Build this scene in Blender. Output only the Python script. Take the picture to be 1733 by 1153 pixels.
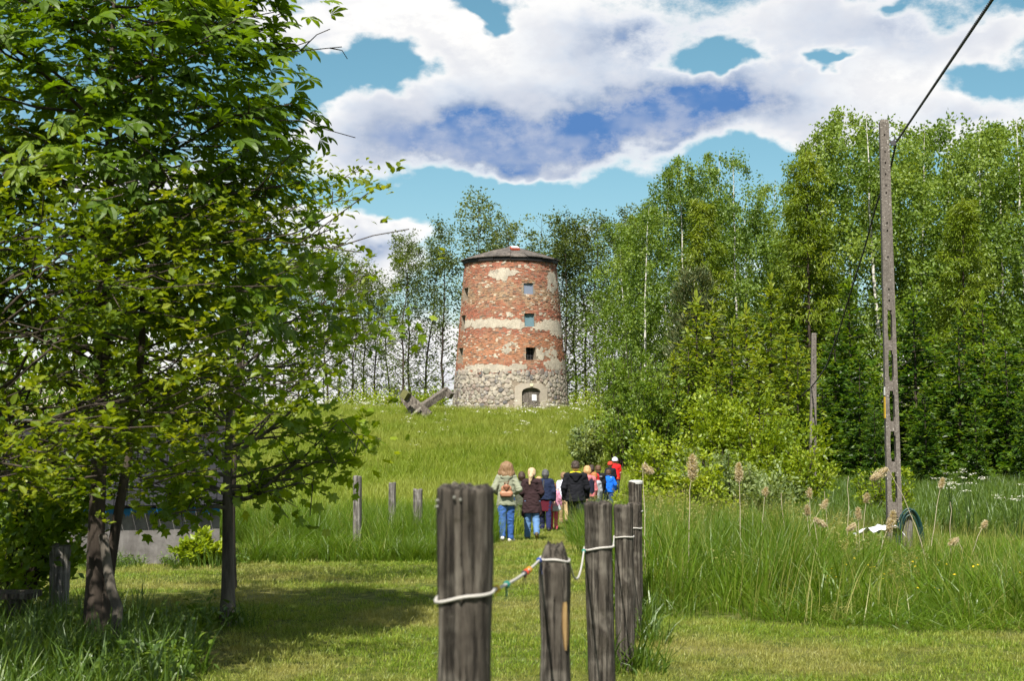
import bpy, math, random
import numpy as np
from mathutils import Vector

for o in list(bpy.data.objects): bpy.data.objects.remove(o)
scene = bpy.context.scene
COL = scene.collection
R = math.radians

# ------------------------------------------------------------------ camera
FPX, CX, CY, YH, EYE = 2407.0, 866.5, 576.5, 705.0, 1.65
PITCH = math.atan((YH - CY) / FPX)
cam = bpy.data.cameras.new('camera'); camo = bpy.data.objects.new('camera', cam); COL.objects.link(camo)
camo.location = (0, 0, EYE); camo.rotation_euler = (math.pi / 2 + PITCH, 0, 0)
cam.sensor_width = 36; cam.lens = 50; cam.clip_end = 3000; cam.clip_start = 0.05
cam.dof.use_dof = True; cam.dof.focus_distance = 36.0; cam.dof.aperture_fstop = 6.3
scene.camera = camo

# ------------------------------------------------------------------ light
SUN_EL, SUN_AZ = R(53), R(-166)          # azimuth from +Y towards +X: the sun stands high behind the camera, to its left
SD = Vector((math.sin(SUN_AZ) * math.cos(SUN_EL), math.cos(SUN_AZ) * math.cos(SUN_EL), math.sin(SUN_EL)))
sl = bpy.data.lights.new('sun', 'SUN'); sl.energy = 3.9; sl.angle = R(0.6); sl.color = (1.0, 0.94, 0.84)
so = bpy.data.objects.new('sun', sl); COL.objects.link(so); so.rotation_euler = SD.to_track_quat('Z', 'Y').to_euler(); so.location = (-30, -20, 60)

world = bpy.data.worlds.new('World'); scene.world = world; world.use_nodes = True
scene.view_settings.view_transform = 'Standard'; scene.view_settings.look = 'None'
scene.view_settings.exposure = 1.25; scene.view_settings.gamma = 1.0; scene.view_settings.use_curve_mapping = False
scene.render.engine = 'CYCLES'
cy = scene.cycles
cy.max_bounces = 5; cy.diffuse_bounces = 3; cy.glossy_bounces = 2; cy.transmission_bounces = 3; cy.transparent_max_bounces = 4
cy.use_adaptive_sampling = True; cy.adaptive_threshold = 0.015; cy.use_denoising = True
cy.caustics_reflective = False; cy.caustics_refractive = False

class NT:
    """small node-graph writer"""
    def __init__(s, tree): s.t = tree; s.n = tree.nodes; s.l = tree.links
    def add(s, typ, **kw):
        n = s.n.new(typ)
        for k, v in kw.items(): setattr(n, k, v)
        return n
    def link(s, a, b): s.l.new(a, b)
    def put(s, sock, v):
        if hasattr(v, 'is_output'): s.l.new(v, sock)
        else: sock.default_value = v
    def m(s, op, a, b=0.0, c=None, clamp=False):
        n = s.n.new('ShaderNodeMath'); n.operation = op; n.use_clamp = clamp
        s.put(n.inputs[0], a); s.put(n.inputs[1], b)
        if c is not None: s.put(n.inputs[2], c)
        return n.outputs[0]
    def ss(s, x, a, b):
        n = s.n.new('ShaderNodeMapRange'); n.interpolation_type = 'SMOOTHSTEP'
        s.put(n.inputs[0], x); n.inputs[1].default_value = a; n.inputs[2].default_value = b
        return n.outputs[0]
    def mix(s, f, a, b, typ='MIX'):
        n = s.n.new('ShaderNodeMix'); n.data_type = 'RGBA'; n.blend_type = typ
        s.put(n.inputs[0], f)
        for i, v in ((6, a), (7, b)):
            s.put(n.inputs[i], (tuple(v) + (1,)) if isinstance(v, (tuple, list)) and len(v) == 3 else v)
        return n.outputs[2]
    def noise(s, vec, scale, detail=4, rough=0.55, w=None):
        n = s.n.new('ShaderNodeTexNoise'); n.inputs['Scale'].default_value = scale
        n.inputs['Detail'].default_value = detail; n.inputs['Roughness'].default_value = rough
        if vec is not None: s.l.new(vec, n.inputs['Vector'])
        return n.outputs['Fac']

def ramp(g, f, stops):
    r = g.add('ShaderNodeValToRGB'); e = r.color_ramp.elements
    while len(e) < len(stops): e.new(.5)
    for i, (p, c) in enumerate(stops): e[i].position = p; e[i].color = tuple(c) + (1,)
    g.put(r.inputs[0], f); return r.outputs[0]
# ---- sky: physical sky with broken cumulus, laid out by compass direction and elevation
def build_sky():
    g = NT(world.node_tree); g.n.clear()
    out = g.add('ShaderNodeOutputWorld'); bg = g.add('ShaderNodeBackground')
    sky = g.add('ShaderNodeTexSky', sky_type='NISHITA', sun_disc=False)
    sky.sun_elevation = SUN_EL; sky.sun_rotation = SUN_AZ; sky.air_density = 1.0; sky.dust_density = 0.25; sky.ozone_density = 2.2
    tc = g.add('ShaderNodeTexCoord'); sp = g.add('ShaderNodeSeparateXYZ'); g.link(tc.outputs['Generated'], sp.inputs[0])
    dx, dy, dz = sp.outputs
    az = g.m('ARCTAN2', dx, dy); el = g.m('ARCSINE', dz)
    # two billowing noises; they also warp the cloud outlines
    mp = g.add('ShaderNodeMapping'); mp.inputs['Scale'].default_value = (1, 1, 1.6); g.link(tc.outputs['Generated'], mp.inputs[0])
    wn = g.add('ShaderNodeTexNoise'); wn.inputs['Scale'].default_value = 11.0; wn.inputs['Detail'].default_value = 4; wn.inputs['Roughness'].default_value = .6; g.link(mp.outputs[0], wn.inputs['Vector'])
    ws = g.add('ShaderNodeSeparateColor'); g.link(wn.outputs['Color'], ws.inputs[0])
    f1 = g.noise(mp.outputs[0], 30.0, 7, .66)
    U = g.m('MULTIPLY_ADD', g.m('SUBTRACT', ws.outputs[0], .5), .10, az)
    V = g.m('MULTIPLY_ADD', g.m('SUBTRACT', ws.outputs[1], .5), .065, el)
    cv = g.add('ShaderNodeCombineXYZ'); g.link(U, cv.inputs[0]); g.link(V, cv.inputs[1]); P = cv.outputs[0]
    def ang(px, py):
        u, v = (px - CX) / FPX, (CY - py) / FPX
        c, s_ = math.cos(PITCH), math.sin(PITCH)
        x, y, z = u, c - s_ * v, s_ + c * v
        return math.atan2(x, y), math.asin(z / math.sqrt(x * x + y * y + z * z))
    def total(lst):
        acc = 0.0
        for (w, cx, cy_, rx, ry, rot) in lst:                # one soft ellipse of cloud each
            m = g.add('ShaderNodeMapping'); m.vector_type = 'TEXTURE'; m.inputs['Location'].default_value = ang(cx, cy_) + (0,)
            m.inputs['Rotation'].default_value = (0, 0, R(rot)); m.inputs['Scale'].default_value = (rx / FPX, ry / FPX, 1); g.link(P, m.inputs[0])
            q = g.add('ShaderNodeTexGradient', gradient_type='QUADRATIC_SPHERE'); g.link(m.outputs[0], q.inputs[0])
            acc = g.m('MULTIPLY_ADD', q.outputs['Fac'], w, acc)
        return acc
    body = total(SKY_BODY); dark = total(SKY_DARK)
    # the same kind of broken cloud all round the rest of the sky
    outside = g.m('MAXIMUM', g.ss(g.m('ABSOLUTE', az), .42, .62), g.ss(el, .30, .42))
    free = g.m('MULTIPLY', outside, g.m('MULTIPLY', g.m('SUBTRACT', ws.outputs[2], .42), 4.0))
    dens = g.m('ADD', g.m('ADD', body, free), g.m('MULTIPLY_ADD', g.m('SUBTRACT', f1, .5), 1.0, g.m('MULTIPLY', g.m('SUBTRACT', ws.outputs[2], .5), .7)))
    mask = g.ss(dens, .0, .42)
    thick = g.ss(dens, .12, .7)
    dk = g.m('MULTIPLY', g.m('ADD', dark, g.m('MULTIPLY', outside, .35)), g.m('MULTIPLY_ADD', g.m('SUBTRACT', f1, .5), 1.5, 1.0), clamp=True)
    dk = g.m('MULTIPLY', dk, thick, clamp=True)
    cl = ramp(g, dk, [(0, SKY_WHITE), (.3, (.3, .325, .365)), (.65, (.15, .19, .265)), (1, SKY_SHADE)])
    cl = g.mix(g.m('MULTIPLY', g.m('MULTIPLY', thick, g.ss(f1, .58, .38)), .38), cl, SKY_GREY)
    cl = g.mix(g.m('MULTIPLY', g.m('MULTIPLY', thick, g.ss(ws.outputs[2], .55, .38)), .42), cl, (.27, .285, .325))
    sk = g.add('ShaderNodeVectorMath', operation='SCALE'); g.link(sky.outputs[0], sk.inputs[0]); sk.inputs['Scale'].default_value = SKY_K
    hs = g.add('ShaderNodeHueSaturation'); hs.inputs['Hue'].default_value = .468; hs.inputs['Saturation'].default_value = 1.12; g.link(sk.outputs[0], hs.inputs['Color'])
    col = g.mix(mask, hs.outputs[0], cl)
    g.link(col, bg.inputs['Color']); bg.inputs['Strength'].default_value = 1.0
    g.link(bg.outputs[0], out.inputs[0])
    world.cycles.sampling_method = 'MANUAL'; world.cycles.sample_map_resolution = 256
SKY_K = .047
SKY_WHITE, SKY_SHADE, SKY_GREY = (.445, .44, .43), (.045, .105, .235), (.28, .29, .325)
SKY_BODY = [(1.2, 570, 250, 175, 75, 2), (1.2, 700, 225, 240, 140, 14), (1.3, 860, 195, 330, 185, 6), (1.3, 1080, 185, 360, 180, 2), (1.1, 930, 60, 320, 120, 8),
            (1.1, 580, 30, 340, 60, 7), (.8, 735, 66, 160, 80, -10), (1.2, 1330, 165, 300, 140, 0), (1.1, 1380, 30, 420, 95, 0), (1.0, 1580, 195, 330, 85, 0), (.9, 1520, 100, 260, 90, 0), (.9, 1690, 55, 190, 50, 0),
            (1.1, 600, 392, 210, 55, -7), (.9, 660, 440, 140, 52, -20), (.9, 905, 293, 110, 24, 10), (.6, 590, 76, 60, 26, 0), (.9, 560, 470, 160, 50, 0), (1.1, 850, 620, 1100, 150, 0), (.9, 250, 330, 300, 100, 0),
            (-1.7, 1195, 88, 125, 44, -4), (-1.5, 1392, 97, 90, 28, 0), (-1.2, 1665, 128, 110, 46, -8), (-1.3, 845, 10, 85, 34, -30), (-2.2, 420, 150, 260, 110, 0), (-1.9, 610, 122, 230, 66, 8), (-1.5, 1310, 285, 300, 58, -4), (-1.3, 860, 345, 520, 52, 0), (-.9, 1520, 10, 90, 20, 0)]
SKY_DARK = [(1.25, 840, 255, 480, 110, 4), (.8, 820, 205, 360, 150, 6), (1.3, 1110, 185, 400, 140, 10), (.55, 1200, 190, 300, 90, 0), (.75, 1060, 45, 260, 95, 0), (.8, 625, 415, 150, 42, -8), (.5, 1500, 40, 420, 110, 0), (.4, 1640, 200, 260, 70, 0), (.35, 1330, 180, 260, 90, 0)]
build_sky()

# ------------------------------------------------------------------ helpers
def at(px, py, Y):
    """point on the sight line of a photo pixel at depth Y metres"""
    u, v = (px - CX) / FPX, (CY - py) / FPX
    c, s = math.cos(PITCH), math.sin(PITCH)
    k = Y / (c - s * v)
    return Vector((u * k, Y, EYE + (s + c * v) * k))

def hash3(ix, iy, iz):
    h = (ix * 374761393 + iy * 668265263 + iz * 2147483647 ^ 0x5bd1e995) & 0xffffffff
    h = ((h ^ (h >> 13)) * 1274126177) & 0xffffffff
    return ((h ^ (h >> 16)) & 0xffff) / 65535.0
def vnoise(P):
    P = np.asarray(P, float); I = np.floor(P).astype(np.int64); F = P - I; F = F * F * (3 - 2 * F)
    r = 0
    for a in (0, 1):
        for b in (0, 1):
            for c in (0, 1):
                w = (F[..., 0] if a else 1 - F[..., 0]) * (F[..., 1] if b else 1 - F[..., 1]) * (F[..., 2] if c else 1 - F[..., 2])
                r = r + w * hash3(I[..., 0] + a, I[..., 1] + b, I[..., 2] + c)
    return r
def fbm(P, oct=4):
    P = np.asarray(P, float); s = 0; a = .5; t = 0
    for i in range(oct): s = s + a * vnoise(P * 2 ** i + 17.3 * i); t += a; a *= .5
    return s / t
def n2(x, y, s=1.0, seed=0, oct=3):
    x, y = np.broadcast_arrays(np.asarray(x, float), np.asarray(y, float))
    return fbm(np.stack([x * s, y * s, np.full(x.shape, seed * 7.77)], -1), oct)

def tag(o, label=None, cat=None, group=None, kind=None):
    for k, v in (('label', label), ('category', cat), ('group', group), ('kind', kind)):
        if v: o[k] = v
    return o
def empty(name, loc=(0, 0, 0), rz=0.0):
    o = bpy.data.objects.new(name, None); COL.objects.link(o); o.location = loc; o.rotation_euler = (0, 0, rz); o.empty_display_size = .2
    return o
def mesh_np(name, V, F, mat=None, tint=None, col=None, smooth=False):
    V = np.ascontiguousarray(V, np.float32)
    if isinstance(F, np.ndarray): F = [F]
    F = [np.asarray(f, np.int32) for f in F if len(f)]
    me = bpy.data.meshes.new(name)
    me.vertices.add(len(V)); me.vertices.foreach_set('co', V.ravel())
    loops = np.concatenate([f.ravel() for f in F]); tot = np.concatenate([np.full(len(f), f.shape[1], np.int32) for f in F])
    st = np.concatenate([[0], np.cumsum(tot)[:-1]]).astype(np.int32)
    me.loops.add(len(loops)); me.loops.foreach_set('vertex_index', loops)
    me.polygons.add(len(tot)); me.polygons.foreach_set('loop_start', st)
    me.polygons.foreach_set('use_smooth', np.full(len(tot), smooth))
    if tint is not None:
        a = me.attributes.new('tint', 'FLOAT', 'POINT'); a.data.foreach_set('value', np.asarray(tint, np.float32))
    if col is not None:
        c = np.ones((len(V), 4), np.float32); c[:, :3] = col
        a = me.attributes.new('col', 'FLOAT_COLOR', 'POINT'); a.data.foreach_set('color', c.ravel())
    me.update(calc_edges=True)
    if mat is not None: me.materials.append(mat)
    return me
def link(name, me, parent=None, loc=None, rot=None):
    o = bpy.data.objects.new(name, me); COL.objects.link(o)
    if parent is not None: o.parent = parent
    if loc is not None: o.location = loc
    if rot is not None: o.rotation_euler = rot
    return o
class MB:
    """collects verts and faces (quads and tris)"""
    def __init__(s): s.v = []; s.q = []; s.t = []; s.n = 0; s.tint = []; s.col = []
    def add(s, V, F, tint=None, col=None):
        V = np.asarray(V, float).reshape(-1, 3)
        F = F if isinstance(F, (list, tuple)) and len(F) and isinstance(F[0], np.ndarray) else [np.asarray(F)]
        for f in F:
            if len(f) == 0: continue
            (s.q if f.shape[1] == 4 else s.t).append(f + s.n)
        s.v.append(V); s.n += len(V)
        s.tint.append(np.full(len(V), .5) if tint is None else np.broadcast_to(tint, len(V)))
        s.col.append(np.full((len(V), 3), .5) if col is None else np.broadcast_to(col, (len(V), 3)))
    def box(s, c, size, M=None, tint=None, col=None, taper=1.0):
        x, y, z = [d / 2 for d in size]
        V = np.array([[-x, -y, -z], [x, -y, -z], [x, y, -z], [-x, y, -z], [-x * taper, -y * taper, z], [x * taper, -y * taper, z], [x * taper, y * taper, z], [-x * taper, y * taper, z]])
        if M is not None: V = V @ np.asarray(M.to_3x3() if hasattr(M, 'to_3x3') else M).T
        s.add(V + np.asarray(c), BOXF, tint, col)
    def hexa(s, V, tint=None, col=None): s.add(V, BOXF, tint, col)
    def tube(s, pts, rad, sides=6, cap=True, tint=None, col=None):
        pts = np.asarray(pts, float); n = len(pts); rad = np.broadcast_to(rad, n).astype(float)
        T = np.gradient(pts, axis=0); T /= np.linalg.norm(T, axis=1, keepdims=True) + 1e-9
        ref = np.array([0, 0, 1.]) if abs(T[0, 2]) < .9 else np.array([1., 0, 0])
        A = np.cross(T, ref); A /= np.linalg.norm(A, axis=1, keepdims=True) + 1e-9
        B = np.cross(T, A)
        th = np.arange(sides) / sides * 2 * math.pi
        V = pts[:, None] + rad[:, None, None] * (np.cos(th)[None, :, None] * A[:, None] + np.sin(th)[None, :, None] * B[:, None])
        i = np.arange(n - 1)[:, None] * sides; j = np.arange(sides)[None]; k = (j + 1) % sides
        F = np.stack([i + j, i + k, i + sides + k, i + sides + j], -1).reshape(-1, 4)
        V = V.reshape(-1, 3); fl = [F]
        if cap:
            V = np.vstack([V, pts[:1], pts[-1:]]); c0, c1 = n * sides, n * sides + 1
            jj = np.arange(sides); kk = (jj + 1) % sides
            fl.append(np.stack([np.full(sides, c0), kk, jj], -1)); fl.append(np.stack([np.full(sides, c1), (n - 1) * sides + jj, (n - 1) * sides + kk], -1))
        s.add(V, fl, tint, col)
    def mesh(s, name, mat=None, smooth=False, tint=False, col=False):
        F = []
        if s.q: F.append(np.concatenate(s.q))
        if s.t: F.append(np.concatenate(s.t))
        return mesh_np(name, np.concatenate(s.v), F, mat, np.concatenate(s.tint) if tint else None, np.concatenate(s.col) if col else None, smooth)
    def build(s, name, mat, parent=None, smooth=False, tint=False, col=False, loc=None, rot=None):
        return link(name, s.mesh(name, mat, smooth, tint, col), parent, loc, rot)
BOXF = np.array([[0, 3, 2, 1], [4, 5, 6, 7], [0, 1, 5, 4], [1, 2, 6, 5], [2, 3, 7, 6], [3, 0, 4, 7]])
def recalc(me):
    import bmesh
    bm = bmesh.new(); bm.from_mesh(me); bmesh.ops.recalc_face_normals(bm, faces=bm.faces); bm.to_mesh(me); bm.free()
ORD = ['first', 'second', 'third', 'fourth', 'fifth', 'sixth', 'seventh', 'eighth', 'ninth', 'tenth', 'eleventh', 'twelfth', 'thirteenth', 'fourteenth', 'fifteenth', 'sixteenth', 'seventeenth', 'eighteenth', 'nineteenth', 'twentieth']

# ------------------------------------------------------------------ materials
def newmat(name):
    m = bpy.data.materials.new(name); m.use_nodes = True; g = NT(m.node_tree); g.n.clear()
    out = g.add('ShaderNodeOutputMaterial'); return m, g, out
def principled(g, out, color, rough=.7, bump=None, bstr=.3, bdist=.01, spec=.3, metallic=0.0):
    p = g.add('ShaderNodeBsdfPrincipled'); g.put(p.inputs['Base Color'], color if not isinstance(color, tuple) else tuple(color) + (1,))
    g.put(p.inputs['Roughness'], rough); p.inputs['Specular IOR Level'].default_value = spec; p.inputs['Metallic'].default_value = metallic
    if bump is not None:
        b = g.add('ShaderNodeBump'); b.inputs['Strength'].default_value = bstr; b.inputs['Distance'].default_value = bdist
        g.link(bump, b.inputs['Height']); g.link(b.outputs[0], p.inputs['Normal'])
    g.link(p.outputs[0], out.inputs[0]); return p
def attr(g, name):
    a = g.add('ShaderNodeAttribute'); a.attribute_name = name; return a
def pos(g): return g.add('ShaderNodeNewGeometry').outputs['Position']
def objco(g): return g.add('ShaderNodeTexCoord').outputs['Object']
def rnd(g): return g.add('ShaderNodeObjectInfo').outputs['Random']
def mapped(g, v, sc):
    m = g.add('ShaderNodeMapping'); m.inputs['Scale'].default_value = sc; g.link(v, m.inputs[0]); return m.outputs[0]

def mat_leaf(name, dark, mid, light, trans=.4, gloss=.06, rough=.45, patch=0.0, patchcol=(.2, .2, .03), pscale=.15):
    m, g, out = newmat(name)
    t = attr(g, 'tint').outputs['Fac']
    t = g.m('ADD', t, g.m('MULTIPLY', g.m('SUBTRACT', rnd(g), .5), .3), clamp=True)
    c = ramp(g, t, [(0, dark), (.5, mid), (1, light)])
    if patch > 0:
        f = g.noise(pos(g), pscale, 3, .6); c = g.mix(g.m('MULTIPLY', g.ss(f, .42, .62), patch), c, patchcol)
    d = g.add('ShaderNodeBsdfDiffuse'); g.link(c, d.inputs[0])
    tr = g.add('ShaderNodeBsdfTranslucent'); c2 = g.mix(1.0, c, (1.25, 1.15, .45), 'MULTIPLY'); g.link(c2, tr.inputs[0])
    mx = g.add('ShaderNodeMixShader'); mx.inputs[0].default_value = trans; g.link(d.outputs[0], mx.inputs[1]); g.link(tr.outputs[0], mx.inputs[2])
    gl = g.add('ShaderNodeBsdfGlossy'); gl.inputs['Roughness'].default_value = rough; gl.inputs[0].default_value = (.8, .85, .8, 1)
    m2 = g.add('ShaderNodeMixShader'); m2.inputs[0].default_value = gloss; g.link(mx.outputs[0], m2.inputs[1]); g.link(gl.outputs[0], m2.inputs[2])
    g.link(m2.outputs[0], out.inputs[0]); return m

def mat_bark(name, a, b, scale=9.0, stretch=.18, c=None):
    m, g, out = newmat(name); v = mapped(g, objco(g), (1, 1, stretch))
    f = g.noise(v, scale, 6, .65); col = ramp(g, f, [(.3, a), (.62, b)] + ([(.75, c)] if c else []))
    principled(g, out, col, .9, f, .9, .02, .15); return m
def mat_birch():
    m, g, out = newmat('birch_bark'); v = mapped(g, objco(g), (1, 1, 5))
    f = g.noise(v, 1.6, 4, .6); col = ramp(g, f, [(.38, (.04, .035, .03)), (.46, (.5, .48, .44)), (.7, (.62, .6, .56))])
    principled(g, out, col, .8, f, .4, .01, .2); return m
def mat_wood(name, a, b, c, scale=14, stretch=.08, rough=.9):
    m, g, out = newmat(name); o = objco(g); v = mapped(g, o, (1, 1, stretch))
    f = g.noise(v, scale, 8, .7); f2 = g.noise(o, 5, 3, .6); f3 = g.noise(mapped(g, o, (1, 1, .03)), scale * 2.6, 4, .6)
    col = ramp(g, f, [(.28, a), (.5, b), (.72, c)])
    col = g.mix(g.m('MULTIPLY', g.ss(f3, .5, .62), .55), col, tuple(x * .35 for x in a))
    col = g.mix(g.m('MULTIPLY', g.ss(f2, .52, .68), .5), col, tuple(x * 1.25 for x in c))
    f4 = g.noise(o, 9, 5, .7); col = g.mix(g.m('MULTIPLY', g.ss(f4, .54, .68), .6), col, (a[0] * 1.6, a[1] * 1.8, a[2] * 1.2))
    h = g.m('SUBTRACT', f, g.m('MULTIPLY', g.ss(f3, .5, .62), .8))
    principled(g, out, col, rough, h, 1.0, .012, .15); return m
def mat_flat(name, color, rough=.75, var=.25, nscale=12, bumpd=.003, bstr=.4, spec=.25, metallic=0.0):
    m, g, out = newmat(name); f = g.noise(objco(g), nscale, 4, .6)
    col = g.mix(f, tuple(x * (1 - var) for x in color), tuple(min(1, x * (1 + var)) for x in color))
    principled(g, out, col, rough, f, bstr, bumpd, spec, metallic); return m
def mat_fabric(name, color, nscale=9, var=.2, rough=.9):
    m, g, out = newmat(name); o = objco(g)
    f = g.noise(mapped(g, o, (1, 1, .7)), nscale, 3, .55); f2 = g.noise(o, 160, 2, .5)
    col = g.mix(f, tuple(x * (1 - var) for x in color), tuple(min(1, x * (1 + var)) for x in color))
    h = g.m('ADD', f, g.m('MULTIPLY', f2, .06)); principled(g, out, col, rough, h, .8, .03, .12); return m
M = {}
# ------------------------------------------------------------------ terrain
_py = np.array([-60, 0, 6, 10, 14, 23, 31, 38, 45, 53, 60, 68, 76, 84, 91, 97, 110, 135, 170, 260, 500, 3000.])
_pz = np.array([.3, .08, 0, -.15, -.27, -.72, -1.06, -1.42, -1.52, -1.52, -1.15, -.35, .5, 1.25, 1.72, 1.9, 1.9, 1.4, -.6, -2, -3, -5.])
_fy = np.arange(-80, 400, .5); _fz = np.interp(_fy, _py, _pz)
_k = np.ones(9) / 9; _fz = np.convolve(np.pad(_fz, 4, mode='edge'), _k, 'valid')
def zg(x, y):
    x, y = np.broadcast_arrays(np.asarray(x, float), np.asarray(y, float))
    z = np.where(y < 395, np.interp(y, _fy, _fz), np.interp(y, _py, _pz))
    low = -1.52
    lat = np.exp(-(np.maximum(0, np.abs(x + 5) - 9) / 12) ** 2)
    w = np.clip((y - 52) / 4, 0, 1)
    z = np.where(y > 52, low + (z - low) * (1 + (lat - 1) * w), z)
    z = z + (n2(x, y, .35, 3) - .5) * .12 + (n2(x, y, .06, 5) - .5) * .35 * np.clip((np.hypot(x, y) - 40) / 60, 0, 3)
    pond = np.hypot((x - 15.6) / 5.2, (y - 31) / 5.5)
    z = z - .9 * np.clip(1.25 - pond, 0, .5) / .5
    return z
def zg1(x, y): return float(zg(np.array([x]), np.array([y]))[0])
def path_c(y): return np.interp(y, [16, 24, 31, 40, 48, 55, 62], [.2, .22, .5, 1.25, 2.6, 4.3, 6.5])
def path_w(y): return np.interp(y, [16, 23, 27, 31, 48, 60], [1.3, 1.2, 1.0, .85, .6, .45])
def is_lawn(x, y):
    j = (n2(x, y, .9, 11) - .5) * .9
    a = (y < 23.3 + j + .12 * np.minimum(x, 0)) & (x < 1.2 + j * .4)
    b = (y < 14.0 - (np.maximum(x, 1.3) - 1.3) * .62 + j) & (x >= 1.2 + j * .4)
    p = (np.abs(x - path_c(y)) < path_w(y) + j * .25) & (y > 16) & (y < 60)
    w = (x < -2.35 + j * .7 - .06 * (y - 10)) & (y < 12.6 + j * 1.2)
    return (a | b | p) & ~w
def is_weed(x, y):
    j = (n2(x, y, .9, 11) - .5) * .9
    return (x < -2.35 + j * .7 - .06 * (y - 10)) & (y < 12.6 + j * 1.2)

def mat_ground():
    m, g, out = newmat('ground_turf'); p = pos(g)
    f = g.noise(p, .5, 5, .65); f2 = g.noise(p, 7, 5, .7); f3 = g.noise(p, .09, 3, .6)
    c = ramp(g, f2, [(.3, (.028, .04, .009)), (.5, (.07, .085, .018)), (.72, (.15, .14, .045))])
    c = g.mix(g.m('MULTIPLY', g.ss(f, .5, .68), .5), c, (.2, .175, .07))
    c = g.mix(g.m('MULTIPLY', g.ss(f3, .45, .65), .35), c, (.06, .09, .015))
    principled(g, out, c, 1.0, f2, .8, .05, .05); return m
def grid_axis(lim_in, step_in, lim_out, n_out):
    a = np.arange(0, lim_in + 1e-6, step_in); b = np.geomspace(lim_in, lim_out, n_out)[1:]
    return np.concatenate([a, b])
def build_ground():
    xs = grid_axis(30, .5, 1500, 34); xs = np.concatenate([-xs[:0:-1], xs])
    ys = np.concatenate([-grid_axis(8, 1, 300, 14)[:0:-1], grid_axis(130, .5, 2500, 34)])
    X, Y = np.meshgrid(xs, ys); Z = zg(X, Y)
    nx, ny = len(xs), len(ys); i = (np.arange(ny - 1)[:, None] * nx + np.arange(nx - 1)[None]).ravel()
    F = np.stack([i, i + 1, i + 1 + nx, i + nx], -1)
    o = link('ground', mesh_np('ground', np.stack([X, Y, Z], -1).reshape(-1, 3), F, mat_ground(), smooth=True)); o['kind'] = 'structure'
    # pond
    m, g, out = newmat('pond_water'); f = g.noise(pos(g), 5, 3, .5)
    principled(g, out, (.012, .016, .008), .06, f, .15, .02, .5)
    th = np.linspace(0, 2 * math.pi, 48, endpoint=False)
    V = np.stack([15.6 + 6.6 * np.cos(th), 31 + 6.8 * np.sin(th), np.full(48, -1.62)], -1); V = np.vstack([V, [[15.6, 31, -1.62]]])
    F = np.stack([np.arange(48), (np.arange(48) + 1) % 48, np.full(48, 48)], -1)
    o = link('pond', mesh_np('pond', V, F, m)); o['kind'] = 'structure'
build_ground()

# ------------------------------------------------------------------ foliage engine
def tpl(points, faces): return np.array(points, float), np.array(faces)
T_DIAMOND = tpl([(0, 0, 0), (-.34, .48, .09), (0, 1, 0), (.34, .48, .09)], [(0, 3, 2), (0, 2, 1)])
T_OVATE = tpl([(0, 0, 0), (-.26, .3, .07), (-.22, .68, .05), (0, 1, -.1), (.22, .68, .05), (.26, .3, .07), (0, .5, 0)],
              [(0, 6, 1), (1, 6, 2), (2, 6, 3), (3, 6, 4), (4, 6, 5), (5, 6, 0)])
T_NARROW = tpl([(0, 0, 0), (-.13, .45, .03), (0, 1, -.08), (.13, .45, .03)], [(0, 3, 2), (0, 2, 1)])
def palmate():
    P, F = [], []
    for k, (a, L) in enumerate(((-78, .62), (-40, .85), (0, 1.0), (40, .85), (78, .62))):
        c, s = math.cos(R(a)), math.sin(R(a)); b = len(P)
        for (x, y, z) in ((0, .03, 0), (-.17, .62, .05), (-.1, .88, 0), (0, 1, -.09), (.1, .88, 0), (.17, .62, .05), (0, .62, -.02)):
            x, y, z = x * L * 1.15, y * L, z * L - .22 * y * y * L * L; P.append((x * c + y * s, -x * s + y * c, z))
        F += [(b, b + 6, b + 1), (b + 1, b + 6, b + 2), (b + 2, b + 6, b + 3), (b + 3, b + 6, b + 4), (b + 4, b + 6, b + 5), (b + 5, b + 6, b)]
    return tpl(P, F)
def maple():
    P = [(0, .32, 0)]
    for a, r in ((180, .32), (150, .34), (112, .5), (92, .34), (52, .62), (26, .36), (0, .7), (-26, .36), (-52, .62), (-92, .34), (-112, .5), (-150, .34)):
        P.append((r * math.sin(R(a)), .32 + r * math.cos(R(a)), -.12 * r + .04 * math.cos(R(a * 5))))
    return tpl(P, [(0, i, i % 12 + 1) for i in range(1, 13)][:])
T_PALM = palmate(); T_MAPLE = maple()
def unit(v): return v / (np.linalg.norm(v, axis=-1, keepdims=True) + 1e-9)
def leaf_cloud(P, A, N, S, T):
    tv, tf = T; A = unit(A); X = unit(np.cross(A, N)); N = np.cross(X, A)
    S = np.broadcast_to(S, len(P))
    V = P[:, None] + S[:, None, None] * (tv[None, :, 0, None] * X[:, None] + tv[None, :, 1, None] * A[:, None] + tv[None, :, 2, None] * N[:, None])
    F = tf[None] + (np.arange(len(P)) * len(tv))[:, None, None]
    return V.reshape(-1, 3), F.reshape(-1, tf.shape[1])
def leaf_mesh(name, P, A, N, S, T, mat, tint):
    V, F = leaf_cloud(P, A, N, S, T)
    return mesh_np(name, V, F, mat, np.repeat(tint, len(T[0])))

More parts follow.
